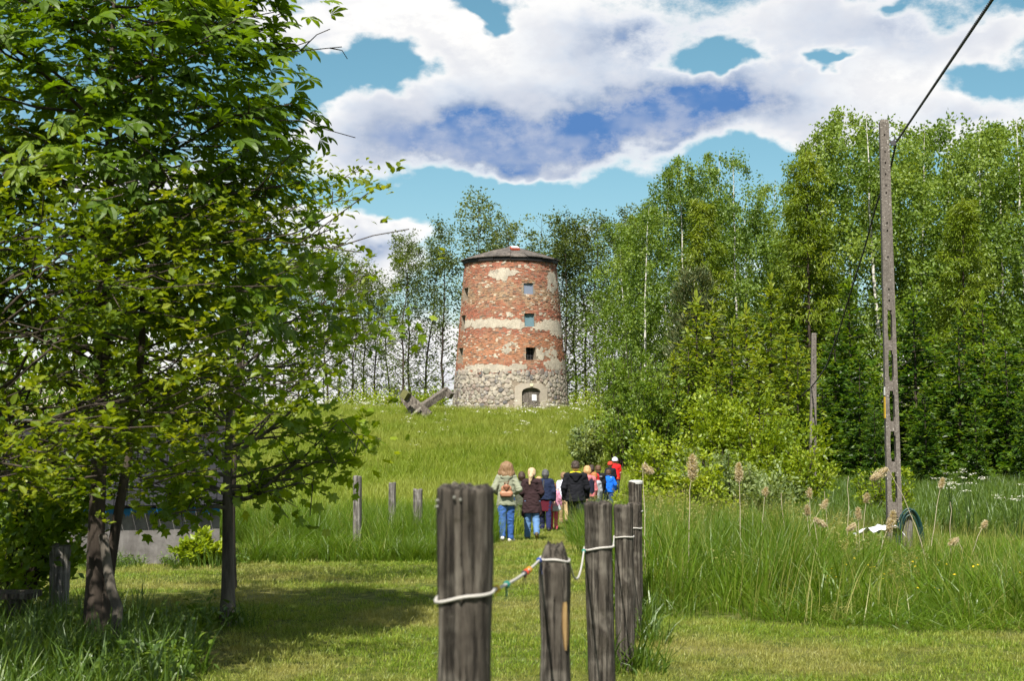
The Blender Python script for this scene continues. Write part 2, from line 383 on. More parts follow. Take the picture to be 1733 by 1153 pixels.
def skeleton(rng, h, r0, base, rad, n_limb, up=.35, droop=.2, n_sub=6, sub=.42, lean=.03, wob=.03, top=.98, sub_up=.15, jit=.25, bare=.25, limb_wob=.025):
    """trunk and limb polylines plus twig anchors (P, direction, relative height)"""
    n = 12; t = np.linspace(0, 1, n)
    la = rng.uniform(0, 6.28); tr = np.stack([np.cos(la) * lean * h * t ** 1.5, np.sin(la) * lean * h * t ** 1.5, h * t], -1)
    tr[1:, :2] += np.cumsum(rng.normal(0, wob * h / n, (n - 1, 2)), 0)
    lines = [(tr, r0 * (1 - t * .93) * (1 + .35 * np.exp(-t * 25)))]
    AP, AD, AT = [], [], []
    az = rng.uniform(0, 6.28)
    for i in range(n_limb):
        tt = base + (top - base) * ((i + rng.uniform(0, 1)) / n_limb)
        az += 2.4 + rng.normal(0, .35)
        L = rad((tt - base) / (1 - base)) * rng.uniform(1 - jit, 1 + jit)
        s0 = np.array([np.interp(tt, t, tr[:, k]) for k in range(3)])
        m = 6; s = np.linspace(0, 1, m)
        d = np.array([math.cos(az), math.sin(az), 0]); side = np.array([-d[1], d[0], 0])
        pts = s0 + L * (s[:, None] * d + (rng.normal(0, .12) * s ** 2)[:, None] * side)
        pts[:, 2] += L * (up * s - droop * s ** 2) + np.cumsum(rng.normal(0, limb_wob * L, m)); pts[1:, :2] += np.cumsum(rng.normal(0, limb_wob * L, (m - 1, 2)), 0)
        rr = max(.012, r0 * .42 * (1 - tt * .7) * min(1, L / 2 + .3)); lines.append((pts, rr * (1 - .85 * s)))
        for q in range(n_sub):
            u = bare + (1 - bare) * (q + rng.uniform(.1, .9)) / n_sub
            b = np.array([np.interp(u, s, pts[:, k]) for k in range(3)])
            a2 = az + rng.choice((-1, 1)) * rng.uniform(.3, 1.25); l2 = L * sub * (1.15 - .6 * u) * rng.uniform(.6, 1.2) + .05 * h * sub * .5
            e = b + l2 * np.array([math.cos(a2), math.sin(a2), sub_up + rng.normal(0, .2)])
            mid = (b + e) / 2 + rng.normal(0, .06 * l2, 3)
            lines.append((np.stack([b, mid, e]), np.array([rr * .4, rr * .25, rr * .08])))
            for w in (.35, .65, .9, 1.0):
                AP.append(b + (e - b) * w); AD.append(e - b); AT.append(tt)
        AP.append(pts[-1]); AD.append(d); AT.append(tt)
    AP.append(tr[-1]); AD.append(np.array([0, 0, 1.])); AT.append(1.0)
    return lines, np.array(AP), unit(np.array(AD)), np.array(AT)
def wood(name, lines, mat, sides=5, minr=0.0):
    mb = MB()
    for i, (p, r) in enumerate(lines):
        if i and r[0] < minr: continue
        mb.tube(p, np.maximum(r, .004), 9 if i == 0 else sides, cap=False)
    return mb.mesh(name, mat, smooth=True)
def scatter_leaves(rng, AP, AD, k, spread, zs=1.0):
    n = len(AP); P = np.repeat(AP, k, 0) + rng.normal(0, 1, (n * k, 3)) * spread * np.array([1, 1, zs]); D = np.repeat(AD, k, 0)
    return P, D
def clumped(rng, P, size, lo=.40, soft=.12, seed=0.0):
    """keep mask that gathers leaves into clumps with gaps between"""
    return fbm(P / size + seed, 2) + rng.normal(0, soft * .5, len(P)) > lo
def shade_tint(rng, P, zscale=1.0, clump=1.6, seed=0):
    return np.clip(.5 + (fbm(P / clump + seed * 3.1, 3) - .5) * 1.5 + rng.normal(0, .13, len(P)), 0, 1)
def tree_obj(name, trunk_me, crown_me, loc, rz, sc, label, cat='tree', group=None, szx=1.0):
    o = empty(name, loc, rz); o.scale = (sc * szx, sc * szx, sc); tag(o, label, cat, group)
    if trunk_me: link('trunk', trunk_me, o)
    for nm, c in zip(('crown', 'branches'), crown_me if isinstance(crown_me, (list, tuple)) else [crown_me]): link(nm, c, o)
    return o

M['bark_dark'] = mat_bark('bark_dark', (.018, .014, .011), (.075, .06, .048))
M['bark_grey'] = mat_bark('bark_grey', (.03, .026, .022), (.13, .115, .095))
M['birch'] = mat_birch()
M['leaf_far'] = mat_leaf('leaf_far', (0.0513, 0.0798, 0.0182), (0.1083, 0.1539, 0.0365), (0.1824, 0.228, 0.0627), 0.5, .028)
M['leaf_birch'] = mat_leaf('leaf_birch', (0.0627, 0.1197, 0.0091), (0.1368, 0.2223, 0.0205), (0.2394, 0.3249, 0.0479), 0.5, .028)
M['leaf_larch'] = mat_leaf('leaf_larch', (0.0912, 0.1482, 0.0057), (0.1767, 0.2508, 0.0114), (0.2736, 0.3306, 0.0342), 0.5, .028)
M['leaf_spruce'] = mat_leaf('leaf_spruce', (0.0182, 0.0547, 0.0046), (0.0627, 0.1368, 0.0068), (0.2052, 0.3078, 0.016), 0.5, .028)
M['leaf_young'] = mat_leaf('leaf_young', (0.0741, 0.1254, 0.0057), (0.1653, 0.2394, 0.0103), (0.2964, 0.3534, 0.0285), 0.5, .028)
M['leaf_pine'] = mat_leaf('leaf_pine', (.03, .055, .018), (.07, .1, .03), (.17, .17, .06), .2, .04)
M['leaf_bush'] = mat_leaf('leaf_bush', (0.0969, 0.1596, 0.0046), (0.228, 0.3135, 0.0103), (0.3762, 0.4389, 0.0342), 0.5, .028)
M['leaf_grey'] = mat_leaf('leaf_grey', (0.1026, 0.1539, 0.0456), (0.2166, 0.285, 0.0912), (0.3534, 0.4104, 0.171), 0.5, .028)
M['leaf_chestnut'] = mat_leaf('leaf_chestnut', (0.0495, 0.099, 0.0033), (0.11, 0.198, 0.0066), (0.209, 0.297, 0.0154), 0.58, .028, .5)
M['leaf_apple'] = mat_leaf('leaf_apple', (0.088, 0.143, 0.0044), (0.1815, 0.2475, 0.0099), (0.33, 0.363, 0.033), 0.58, .028, .45)
M['leaf_maple'] = mat_leaf('leaf_maple', (0.0825, 0.165, 0.0033), (0.176, 0.286, 0.0066), (0.308, 0.396, 0.0198), 0.58, .028, .5)

# ---- the row of thin trees behind the tower
def build_far_row():
    var = []
    for k in range(5):
        rng = np.random.default_rng(100 + k)
        rad = lambda t: (.45 + .95 * np.sin(np.pi * min(1, .2 + .72 * t)) ** .8) * (1 - .3 * t)
        lines, AP, AD, AT = skeleton(rng, 14, .1, .06, rad, 64, up=.75, droop=.1, n_sub=4, sub=.5, lean=.07, wob=.07, jit=.5, bare=.15)
        keep = rng.uniform(size=len(AP)) < .42 + .55 * np.clip((AT - .2) / .6, 0, 1)
        P, D = scatter_leaves(rng, AP[keep], AD[keep], 8, .2); q = clumped(rng, P, .9, .44, seed=k * 9.0); P, D = P[q], D[q]
        A = unit(D + rng.normal(0, .9, P.shape)); N = unit(np.array([0, 0, 1.]) + rng.normal(0, .7, P.shape))
        me = leaf_mesh('alder_crown', P, A, N, rng.uniform(.11, .22, len(P)), T_DIAMOND, M['leaf_far'], shade_tint(rng, P))
        var.append((wood('alder_trunk', lines, M['bark_dark'], 3, .012), me))
    # photo x, photo y of the top, depth
    spots = [(390, 470, 124), (455, 470, 122), (420, 460, 120), (480, 440, 118), (505, 450, 124), (555, 420, 116), (575, 425, 121), (595, 440, 118), (618, 448, 126), (640, 462, 121), (662, 470, 127), (682, 405, 115), (700, 398, 119), (722, 402, 122), (747, 376, 117), 
             (818, 326, 118), (838, 370, 124), (860, 380, 121), (893, 370, 119), (938, 385, 121), (957, 364, 117), (975, 385, 124), (992, 372, 119), (1012, 362, 116), (1030, 375, 123), (1048, 358, 118), (1068, 352, 121), (1090, 370, 125)]
    rng = random.Random(4)
    for i, (px, py, Y) in enumerate(spots):
        p = at(px, py, Y); z0 = zg1(p.x, Y); h = p.z - z0; w = var[(i * 3 + i // 5) % 5]
        where = 'left of the tower' if i < 11 else 'behind or right of the tower'
        tree_obj('alder_tree', w[0], w[1], (p.x, Y, z0 - .1), rng.uniform(0, 6.28), h / 14, 'thin dark-leaved tree of the row on the hill, %s counted from the %s' % ((ORD[i], 'left') if i < 15 else (ORD[len(spots) - 1 - i], 'right end')), 'tree', 'row of thin trees behind the tower', 1.05)
    # low scrub between their feet
    rg = np.random.default_rng(9)
    for i, (px, Y, w, h) in enumerate([(715, 111, 1.6, 1.5), (742, 113, 1.1, 1.9), (655, 114, 2.2, 1.4), (622, 116, 2.4, 2.0), (688, 117, 1.8, 2.2), (975, 113, 1.6, 1.6), (1000, 116, 2.2, 2.2), (1032, 112, 2.4, 1.8), (585, 113, 2.6, 1.5)]):
        p = at(px, 690, Y); n = 900; P = rg.normal(0, 1, (n, 3)) * np.array([w * .4, w * .4, h * .3]) + np.array([0, 0, h * .55]); P[:, 2] = np.abs(P[:, 2])
        me = leaf_mesh('shrub_crown', P, unit(rg.normal(0, 1, P.shape)), unit(np.array([0, 0, 1.]) + rg.normal(0, .6, P.shape)), rg.uniform(.13, .24, n), T_DIAMOND, M['leaf_bush'], shade_tint(rg, P, clump=.6))
        st = MB()
        for q in range(5): st.tube([(0, 0, 0), (rg.normal(0, .15), rg.normal(0, .15), h * .5), (rg.normal(0, .35), rg.normal(0, .35), h * .9)], [.03, .02, .008], 4, False)
        o = empty('shrub', (p.x, Y, zg1(p.x, Y))); tag(o, ['yellow-green young shrub on the hill left of the fallen beams', 'small leafy shrub just behind the fallen beams', 'low shrub on the hill crest farther left of the fallen beams', 'taller scrub under the thin trees well left of the beams', 'scrub behind the young shrub left of the beams', 'low scrub at the right foot of the tower', 'taller scrub between the trunks right of the tower', 'scrub where the hill meets the wood on the right', 'leftmost scrub on the hill crest under the thin trees'][i], 'shrub')
        st.build('stem', M['bark_dark'], o); link('crown', me, o)
build_far_row()

# ---- birches and larches of the wood on the right
def build_wood():
    var = []
    for k in range(4):
        rng = np.random.default_rng(200 + k)
        rad = lambda t: (.5 + 3.5 * np.sin(np.pi * min(1, .18 + .74 * t)) ** .75) * (1 - .45 * t)
        lines, AP, AD, AT = skeleton(rng, 20, .13, .12, rad, 74, up=.75, droop=.45, n_sub=7, sub=.36, lean=.03, wob=.03, jit=.4, bare=.25, sub_up=.0)
        # hanging strands
        n = len(AP); keep = rng.uniform(size=n) < .8; AP, AD = AP[keep], AD[keep]; n = len(AP)
        L = rng.uniform(.3, 1.6, n); kk = 14; s = rng.uniform(0, 1, (n, kk))
        off = AD[:, None] * (s * .35)[..., None] * np.array([1, 1, 0]) + np.array([0, 0, -1.]) * (s * L[:, None])[..., None] + rng.normal(0, .13, (n, kk, 3))
        P = (AP[:, None] + off).reshape(-1, 3); P = P[clumped(rng, P * np.array([1, 1, .8]), 2.0, .43, seed=k * 5.0)]
        A = unit(np.array([0, 0, -.8]) + rng.normal(0, .7, P.shape)); N = unit(unit(P * np.array([1, 1, 0])) + rng.normal(0, .6, P.shape))
        me = leaf_mesh('birch_crown', P, A, N, rng.uniform(.12, .24, len(P)), T_DIAMOND, M['leaf_birch'], shade_tint(rng, P, clump=1.9, seed=k))
        var.append((wood('birch_trunk', lines[:1], M['birch'], 3), [me, wood('birch_branch', lines[:1] * 0 + [q for q in lines[1:] if q[1][0] > .045], M['bark_dark'], 3)]))
    lv = []
    for k in range(2):
        rng = np.random.default_rng(240 + k)
        rad = lambda t: .35 + 2.6 * (1 - t) ** .8
        lines, AP, AD, AT = skeleton(rng, 16, .15, .12, rad, 80, up=.12, droop=.15, n_sub=8, sub=.3, lean=.01, wob=.01, jit=.2, bare=.1, sub_up=-.1)
        P, D = scatter_leaves(rng, AP, AD, 6, .16)
        A = unit(D + np.array([0, 0, -.3]) + rng.normal(0, .5, P.shape)); N = unit(np.array([0, 0, 1.]) + rng.normal(0, .5, P.shape))
        me = leaf_mesh('larch_crown', P, A, N, rng.uniform(.2, .36, len(P)), T_NARROW, M['leaf_larch'], shade_tint(rng, P, clump=1.2))
        lv.append((wood('larch_trunk', lines, M['bark_dark'], 3, .02), me))
    rng = random.Random(8)
    birches = [(1088, 352, 78), (1118, 300, 84), (1160, 262, 80), (1205, 252, 86), (1248, 262, 79), (1296, 300, 90), (1335, 335, 84), (1395, 220, 82), (1440, 178, 86), (1485, 182, 80), (1545, 205, 84), (1590, 192, 90),
               (1640, 198, 81), (1690, 200, 86), (1735, 195, 80), (1790, 190, 84), (1062, 372, 86), (1358, 350, 95), (1515, 260, 96), (1660, 260, 97), (1270, 345, 97)]
    for i, (px, py, Y) in enumerate(birches):
        p = at(px, py, Y); z0 = zg1(p.x, Y); h = p.z - z0; w = var[(i * 3 + i // 4) % 4]
        order = sorted(range(len(birches)), key=lambda q: birches[q][0]).index(i)
        lab = 'tall drooping birch in the wood on the right, ' + (ORD[order] if order < 20 else 'outermost') + ' from the tower side'
        tree_obj('birch_tree', w[0], w[1], (p.x, Y, z0 - .1), rng.uniform(0, 6.28), h / 20, lab, 'tree', 'birches of the wood', rng.uniform(.85, 1.3))
    for i, (px, py, Y, lab) in enumerate([(1192, 330, 76, 'bright green larch among the birches left of the small pole'), (1368, 250, 78, 'bright green feathery larch left of the big utility pole'), (1625, 330, 76, 'bright green larch among birches right of the utility pole')]):
        p = at(px, py, Y); z0 = zg1(p.x, Y)
        w = lv[i % 2]; tree_obj('larch_tree', w[0], w[1], (p.x, Y, z0 - .1), rng.uniform(0, 6.28), (p.z - z0) / 16, lab, 'tree', 'larches of the wood', .9)
build_wood()

# ---- spruces, young spruces, pine
def build_spruces():
    def spruce_mesh(seed, h, base_r, mat, n_wh, dens, name):
        rng = np.random.default_rng(seed); P, A, N, S, TT = [], [], [], [], []
        mb = MB(); mb.tube([(0, 0, 0), (rng.normal(0, .05), rng.normal(0, .05), h * .5), (0, 0, h)], [.11, .06, .012], 7, False)
        for w in range(n_wh):
            t = (w + rng.uniform(0, .6)) / n_wh; z = h * (.03 + .95 * t); L0 = base_r * (1 - t) ** .85 + .12
            nb = int(6 + 3 * (1 - t)); a0 = rng.uniform(0, 6.28)
            for b in range(nb):
                a = a0 + b * 6.283 / nb + rng.normal(0, .2); L = L0 * rng.uniform(.5, 1.25)
                d = np.array([math.cos(a), math.sin(a), 0]); sd = np.array([-d[1], d[0], 0]); slope = .75 * t - .12
                m = max(3, int(L * dens)); s = np.sort(rng.uniform(.12, 1, m))
                base = d * (s * L)[:, None]; base[:, 2] = z + L * (slope * s - .28 * s ** 2 + .22 * s ** 4)
                if w % 2 == 0: mb.tube(np.stack([np.array([0, 0, z]), np.array([0, 0, z]) + d * L * .5 + np.array([0, 0, L * (slope * .5 - .07)]), d * L + np.array([0, 0, z + L * (slope - .06)])]), [.02, .012, .004], 3, False)
                for sg in (-1, 1):
                    P.append(base + rng.normal(0, .09, base.shape)); A.append(d * .8 + sd * sg * rng.uniform(.5, 1.2, (m, 1)) + np.array([0, 0, 1]) * rng.normal(-.05, .42, (m, 1)))
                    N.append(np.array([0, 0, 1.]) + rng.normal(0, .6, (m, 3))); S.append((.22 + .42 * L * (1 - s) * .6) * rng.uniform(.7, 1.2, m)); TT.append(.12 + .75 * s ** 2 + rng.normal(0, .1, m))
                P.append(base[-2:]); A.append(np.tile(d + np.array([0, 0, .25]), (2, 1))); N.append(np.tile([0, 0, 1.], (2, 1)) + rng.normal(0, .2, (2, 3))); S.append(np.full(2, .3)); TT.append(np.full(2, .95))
        # leader shoots
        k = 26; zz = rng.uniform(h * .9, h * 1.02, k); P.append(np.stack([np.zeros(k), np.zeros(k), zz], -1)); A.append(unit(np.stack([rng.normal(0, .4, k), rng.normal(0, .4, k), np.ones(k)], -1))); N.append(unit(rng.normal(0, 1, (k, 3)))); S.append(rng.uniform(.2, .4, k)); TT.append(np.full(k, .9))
        P, A, N, S, TT = [np.concatenate(q) for q in (P, A, N, S, TT)]
        T = tpl([(0, 0, 0), (-.17, .3, 0), (-.1, .75, -.03), (0, 1, -.05), (.1, .75, -.03), (.17, .3, 0)], [(0, 5, 1), (1, 5, 4), (1, 4, 2), (2, 4, 3)])
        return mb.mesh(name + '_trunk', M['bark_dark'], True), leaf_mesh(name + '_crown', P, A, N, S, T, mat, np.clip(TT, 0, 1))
    big = [spruce_mesh(300 + k, 9, 2.2, M['leaf_spruce'], 24, 8, 'spruce') for k in range(3)]
    yng = [spruce_mesh(320 + k, 7, 1.9, M['leaf_young'], 22, 6, 'young_spruce') for k in range(3)]
    rng = random.Random(12)
    spots = [(1412, 535, 66), (1455, 590, 60), (1500, 560, 68), (1545, 492, 64), (1582, 560, 70), (1622, 530, 63), (1662, 500, 68), (1700, 560, 62), (1740, 515, 66), (1790, 510, 63), (1436, 470, 74), (1350, 545, 70), (1392, 640, 62), (1480, 665, 57), (1565, 650, 57), (1650, 680, 56), (1735, 655, 57)]
    order = sorted(range(len(spots)), key=lambda q: spots[q][0])
    for i, (px, py, Y) in enumerate(spots):
        p = at(px, py, Y); z0 = zg1(p.x, Y); w = big[i % 3]
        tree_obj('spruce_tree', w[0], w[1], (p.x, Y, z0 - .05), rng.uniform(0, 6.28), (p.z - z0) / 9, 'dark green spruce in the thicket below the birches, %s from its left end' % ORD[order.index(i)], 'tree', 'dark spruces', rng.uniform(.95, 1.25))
    spots = [(1165, 565, 62), (1178, 505, 64), (1205, 520, 66), (1240, 545, 60), (1262, 525, 68), (1305, 478, 64), (1330, 560, 61), (1140, 600, 64), (1285, 600, 57), (1212, 620, 56), (1350, 590, 59), (1120, 640, 62)]
    order = sorted(range(len(spots)), key=lambda q: spots[q][0])
    for i, (px, py, Y) in enumerate(spots):
        p = at(px, py, Y); z0 = zg1(p.x, Y); w = yng[i % 3]
        tree_obj('young_spruce_tree', w[0], w[1], (p.x, Y, z0 - .05), rng.uniform(0, 6.28), (p.z - z0) / 7, 'yellow-green young spruce behind the big bush, %s from the left' % ORD[order.index(i)], 'tree', 'young spruces', rng.uniform(.9, 1.2))
    # pine with pale candles
    rg = np.random.default_rng(340); rad = lambda t: 1.6 * (1 - t) ** .7 + .25
    lines, AP, AD, AT = skeleton(rg, 9, .11, .15, rad, 44, up=.5, droop=.0, n_sub=5, sub=.4, lean=.01, wob=.01, sub_up=.6)
    P, D = scatter_leaves(rg, AP, AD, 9, .14); D[:, 2] += .6
    me = leaf_mesh('pine_crown', P, unit(D + rg.normal(0, .5, P.shape)), unit(rg.normal(0, 1, P.shape)), rg.uniform(.14, .3, len(P)), T_NARROW, M['leaf_pine'], np.clip(rg.normal(.45, .25, len(P)), 0, 1))
    p = at(1170, 462, 68); z0 = zg1(p.x, 68)
    tree_obj('pine_tree', wood('pine_trunk', lines, M['bark_dark'], 4, .01), me, (p.x, 68, z0), .5, (p.z - z0) / 9, 'grey-green young pine with pale upright shoots at the wood edge', 'tree')
build_spruces()

# ---- bushes
def bush(name, px, py_top, Y, width, mat, n, leaf, label, seed, hfac=1.0, cat='bush', shape=1.0):
    rng = np.random.default_rng(seed); p = at(px, py_top, Y); z0 = zg1(p.x, Y); h = p.z - z0
    mb = MB(); ns = 22; AP, AD = [], []
    for i in range(ns):
        a = rng.uniform(0, 6.28); rr = math.sqrt(rng.uniform(0, 1)) * width / 2; top = h * (1 - .45 * (rr / (width / 2)) ** 2) * rng.uniform(.72, 1.05)
        b = np.array([math.cos(a), math.sin(a), 0]) * rr * .3; e = np.array([math.cos(a) * rr, math.sin(a) * rr, top])
        mid = (b + e) / 2 + np.array([-math.cos(a), -math.sin(a), .3]) * .12 * width * .3
        mb.tube([b, mid, e], [.035, .022, .006], 4, False)
        for q in range(7):
            s = .22 + .78 * (q + rng.uniform(0, 1)) / 7; c = b * (1 - s) ** 2 + 2 * s * (1 - s) * mid + s * s * e
            d = unit(rng.normal(0, 1, 3) + np.array([math.cos(a), math.sin(a), .5]) * .8); l = width * .13 * rng.uniform(.5, 1.3)
            mb.tube([c, c + d * l], [.01, .003], 3, False)
            for w in (.35, .7, 1.0): AP.append(c + d * l * w); AD.append(d)
    AP, AD = np.array(AP), np.array(AD); k = max(4, n // len(AP))
    P, D = scatter_leaves(rng, AP, AD, k, width * .036); P[:, 2] = np.maximum(P[:, 2], .05)
    A = unit(D + np.array([0, 0, .35]) + rng.normal(0, .65, P.shape)); N = unit(np.array([0, 0, 1.]) + rng.normal(0, .6, P.shape))
    me = leaf_mesh(name + '_crown', P, A, N, rng.uniform(leaf * .7, leaf * 1.3, len(P)), T_OVATE if leaf > .1 and Y < 45 else T_DIAMOND, mat, shade_tint(rng, P, clump=.55, seed=seed))
    o = empty(name, (p.x, Y, z0 - .02)); tag(o, label, cat); mb.build('stem', M['bark_dark'], o, True); link('crown', me, o)
def build_bushes():
    B, G = M['leaf_bush'], M['leaf_grey']
    bush('leafy_bush', 1190, 668, 48, 5.0, B, 11000, .14, 'big round bright green bush in front of the young spruces', 41)
    bush('leafy_bush', 1290, 676, 46, 4.8, B, 10000, .14, 'big bright green bush in front of the small far pole', 42)
    bush('leafy_bush', 1128, 715, 47, 2.7, B, 5000, .12, 'bright green bush beside the path where the children disappear', 43)
    bush('leafy_bush', 1082, 812, 39, 1.5, B, 2200, .11, 'low light green bush in front of the children at the path bend', 44)
    bush('leafy_bush', 1235, 755, 38, 3.4, G, 6500, .12, 'pale silvery green bush in front of the big bush', 45)
    bush('leafy_bush', 1175, 772, 36, 2.2, B, 4200, .11, 'lower green bush just behind the tall reed plume', 46)
    bush('leafy_bush', 1345, 742, 44, 2.8, B, 4600, .12, 'bright green bush at the foot of the small utility pole', 47)
    bush('leafy_bush', 992, 706, 63, 2.0, G, 4200, .13, 'grey-green bush on the slope above the walking people', 48)
    bush('leafy_bush', 1013, 690, 68, 1.5, B, 1600, .14, 'small yellow-green bush behind the grey-green one on the slope', 49)
    bush('leafy_bush', 1490, 768, 40, 1.7, B, 2300, .11, 'light green sapling bush behind the base of the big utility pole', 50)
    bush('leafy_bush', 1070, 560, 66, 3.2, M['leaf_birch'], 6000, .15, 'tall light green shrub at the left edge of the wood', 51)
    bush('leafy_bush', 1105, 590, 61, 3.2, M['leaf_birch'], 6000, .15, 'tall soft green shrub in front of the leftmost birches', 52)
    bush('leafy_bush', 1052, 680, 62, 2.2, M['leaf_birch'], 2800, .13, 'green shrub at the right foot of the hill beside the wood', 53)
build_bushes()
# ------------------------------------------------------------------ near trees on the left
def near_tree(name, loc, lines, P, A, N, S, T, mat, bark, tint, label, extra=None):
    o = empty(name, loc); tag(o, label, 'tree')
    me = wood(name + '_trunk', lines, bark, 6); link('trunk', me, o)
    link('crown', leaf_mesh(name + '_crown', P, A, N, S, T, mat, tint), o)
    return o
def build_near_trees():
    # horse chestnut, double stem
    rng = np.random.default_rng(501); Y = 11.4; p = at(158, 1090, Y); z0 = zg1(p.x, Y)
    rad = lambda t: 1.62 * math.sin(math.pi * min(1, .2 + .68 * t)) ** .7
    l1, a1, d1, t1 = skeleton(rng, 6.1, .078, .3, rad, 46, up=.5, droop=.25, n_sub=6, sub=.4, lean=.02, wob=.02, jit=.22, bare=.35)
    l2, a2, d2, t2 = skeleton(rng, 5.4, .05, .35, lambda t: rad(t) * .8, 26, up=.5, droop=.25, n_sub=6, sub=.4, lean=.05, wob=.02, jit=.22, bare=.35)
    sh = np.array([.12, .05, 0]); tr2 = l2[0][0]
    off = lambda q: q + np.array([.04, 0, 0]) + np.clip(q[..., 2:3] / 2.2, 0, 1) * np.array([.28, .1, 0])
    l2 = [(off(q), r) for q, r in l2]; a2 = off(a2)
    AP, AD = np.vstack([a1, a2]), np.vstack([d1, d2])
    k = (AP[:, 2] > 2.55) & (AP[:, 0] < 1.55); AP, AD = AP[k], AD[k]
    P, D = scatter_leaves(rng, AP, AD, 4, .17); q = clumped(rng, P, .5, .45); P, D = P[q], D[q]
    out = unit((P - np.array([0, 0, 3.4])) * np.array([1, 1, .6]))
    A = unit(D * .5 + out * .6 + np.array([0, 0, -.35]) + rng.normal(0, .35, P.shape)); N = unit(np.array([0, 0, 1.]) + out * .6 + rng.normal(0, .3, P.shape))
    near_tree('chestnut_tree', (p.x, Y, z0 - .03), l1 + l2, P, A, N, rng.uniform(.10, .2, len(P)), T_PALM, M['leaf_chestnut'], M['bark_dark'], shade_tint(rng, P, clump=.9), 'large horse chestnut with broad fan leaves at the upper left, forked dark trunk')
    # maple with slender trunk
    rng = np.random.default_rng(502); Y = 13.1; p = at(385, 1045, Y); z0 = zg1(p.x, Y)
    rad = lambda t: .3 + .95 * math.sin(math.pi * min(1, .18 + .72 * t)) ** .8
    l, a, d, t = skeleton(rng, 3.5, .068, .33, rad, 26, up=.35, droop=.2, n_sub=7, sub=.45, lean=.02, wob=.015, jit=.3, bare=.25)
    # a few long low limbs towards the meadow
    ex = []
    for (dx, dy, z1, z2) in ((1.05, -.1, 1.15, 1.9), (.95, .2, 1.3, 1.5), (1.2, .1, 1.25, 1.75), (.8, -.3, 1.2, 1.35), (.95, .0, 1.6, 2.4), (-.8, -.2, 1.15, 1.35), (-1.0, .2, 1.25, 1.55), (-.55, -.4, 1.1, 1.1), (-1.15, -.1, 1.4, 1.75)):
        s = np.linspace(0, 1, 6)[:, None]; q = np.hstack([dx * s, dy * s, z1 + (z2 - z1) * s ** 1.3]) + rng.normal(0, .02, (6, 3)); q[0] = (0, 0, z1); l.append((q, .022 * (1.1 - s[:, 0])))
        for u in np.linspace(.3, 1, 8):
            b = np.array([np.interp(u, s[:, 0], q[:, c]) for c in range(3)]); e = b + rng.normal(0, .14, 3); ex.append((b, e))
            l.append((np.stack([b, e]), np.array([.006, .003])))
    AP = np.vstack([a] + [np.stack([b, (b + e) / 2, e]) for b, e in ex]); AD = np.vstack([d] + [np.tile(unit(e - b), (3, 1)) for b, e in ex])
    P, D = scatter_leaves(rng, AP, AD, 4, .11); q = clumped(rng, P, .35, .46); P, D = P[q], D[q]
    A = unit(D * .5 + np.array([0, 0, -.25]) + rng.normal(0, .6, P.shape)); N = unit(np.array([0, 0, 1.]) + rng.normal(0, .5, P.shape))
    near_tree('maple_tree', (p.x, Y, z0 - .03), l, P, A, N, rng.uniform(.07, .125, len(P)), T_MAPLE, M['leaf_maple'], M['bark_grey'], shade_tint(rng, P, clump=.5), 'young maple with slim straight trunk and light green lobed leaves on the lawn')
    # apple tree rooted just outside the left edge
    rng = np.random.default_rng(503); Y = 9.8; x0 = -3.9; z0 = zg1(x0, Y)
    rad = lambda t: .45 + 1.6 * math.sin(math.pi * min(1, .25 + .62 * t)) ** .7
    l, a, d, t = skeleton(rng, 2.9, .06, .25, rad, 56, up=.95, droop=.55, n_sub=9, sub=.42, lean=.03, wob=.05, jit=.3, bare=.3, limb_wob=.06)
    P0, D0 = a, d; P0 = np.vstack([P0, P0 + rng.normal(0, .14, P0.shape), P0 + rng.normal(0, .2, P0.shape)]); D0 = np.vstack([D0, D0, D0]); q = clumped(rng, P0, .45, .45); P0, D0 = P0[q], D0[q]
    k = 6; n = len(P0); C = np.repeat(P0 + rng.normal(0, .05, P0.shape), k, 0); a5 = np.tile(np.arange(k) * 6.28 / k, n) + np.repeat(rng.uniform(0, 6.28, n), k)
    A = unit(np.stack([np.cos(a5), np.sin(a5), np.full(n * k, .45)], -1) + np.repeat(D0, k, 0) * .4 + rng.normal(0, .25, (n * k, 3))); N = unit(np.array([0, 0, 1.]) + rng.normal(0, .35, A.shape))
    ti = np.clip(shade_tint(rng, C, clump=.6) + np.repeat(rng.normal(0, .12, n), k), 0, 1)
    near_tree('apple_tree', (x0, Y, z0), l, C + rng.normal(0, .02, C.shape), A, N, rng.uniform(.045, .085, n * k), T_OVATE, M['leaf_apple'], M['bark_dark'], ti, 'apple tree with small yellowish leaves in rosettes filling the left edge')
    # pear behind with bare twigs
    rng = np.random.default_rng(504); Y = 17.0; x0 = at(388, 1000, Y).x; z0 = zg1(x0, Y)
    rad = lambda t: .4 + 1.25 * math.sin(math.pi * min(1, .2 + .7 * t))
    l, a, d, t = skeleton(rng, 4.6, .07, .3, rad, 34, up=.8, droop=.1, n_sub=6, sub=.4, lean=.04, wob=.03, jit=.3)
    for q in range(18):                                     # bare crooked twigs reaching right
        b = np.array([.35 + rng.uniform(0, .7), rng.normal(0, .4), 3.0 + rng.uniform(-.5, 1.4)]); e = b + np.array([rng.uniform(.25, .6), rng.normal(0, .2), rng.uniform(.2, .6)])
        c5 = np.stack([b - (e - b) * .6 + (e - b) * 1.6 * w for w in np.linspace(0, 1, 7)]); c5[1:] += np.cumsum(rng.normal(0, .022, (6, 3)), 0); l.append((c5, np.linspace(.012, .003, 7)))
        for w in range(5):
            c = c5[rng.integers(2, 7)]; f_ = c + np.array([rng.normal(.03, .07), rng.normal(0, .06), rng.uniform(.05, .18)]); l.append((np.stack([c, (c + f_) / 2 + rng.normal(0, .012, 3), f_]), np.array([.006, .0045, .003])))
    P, D = scatter_leaves(rng, a, d, 4, .09)
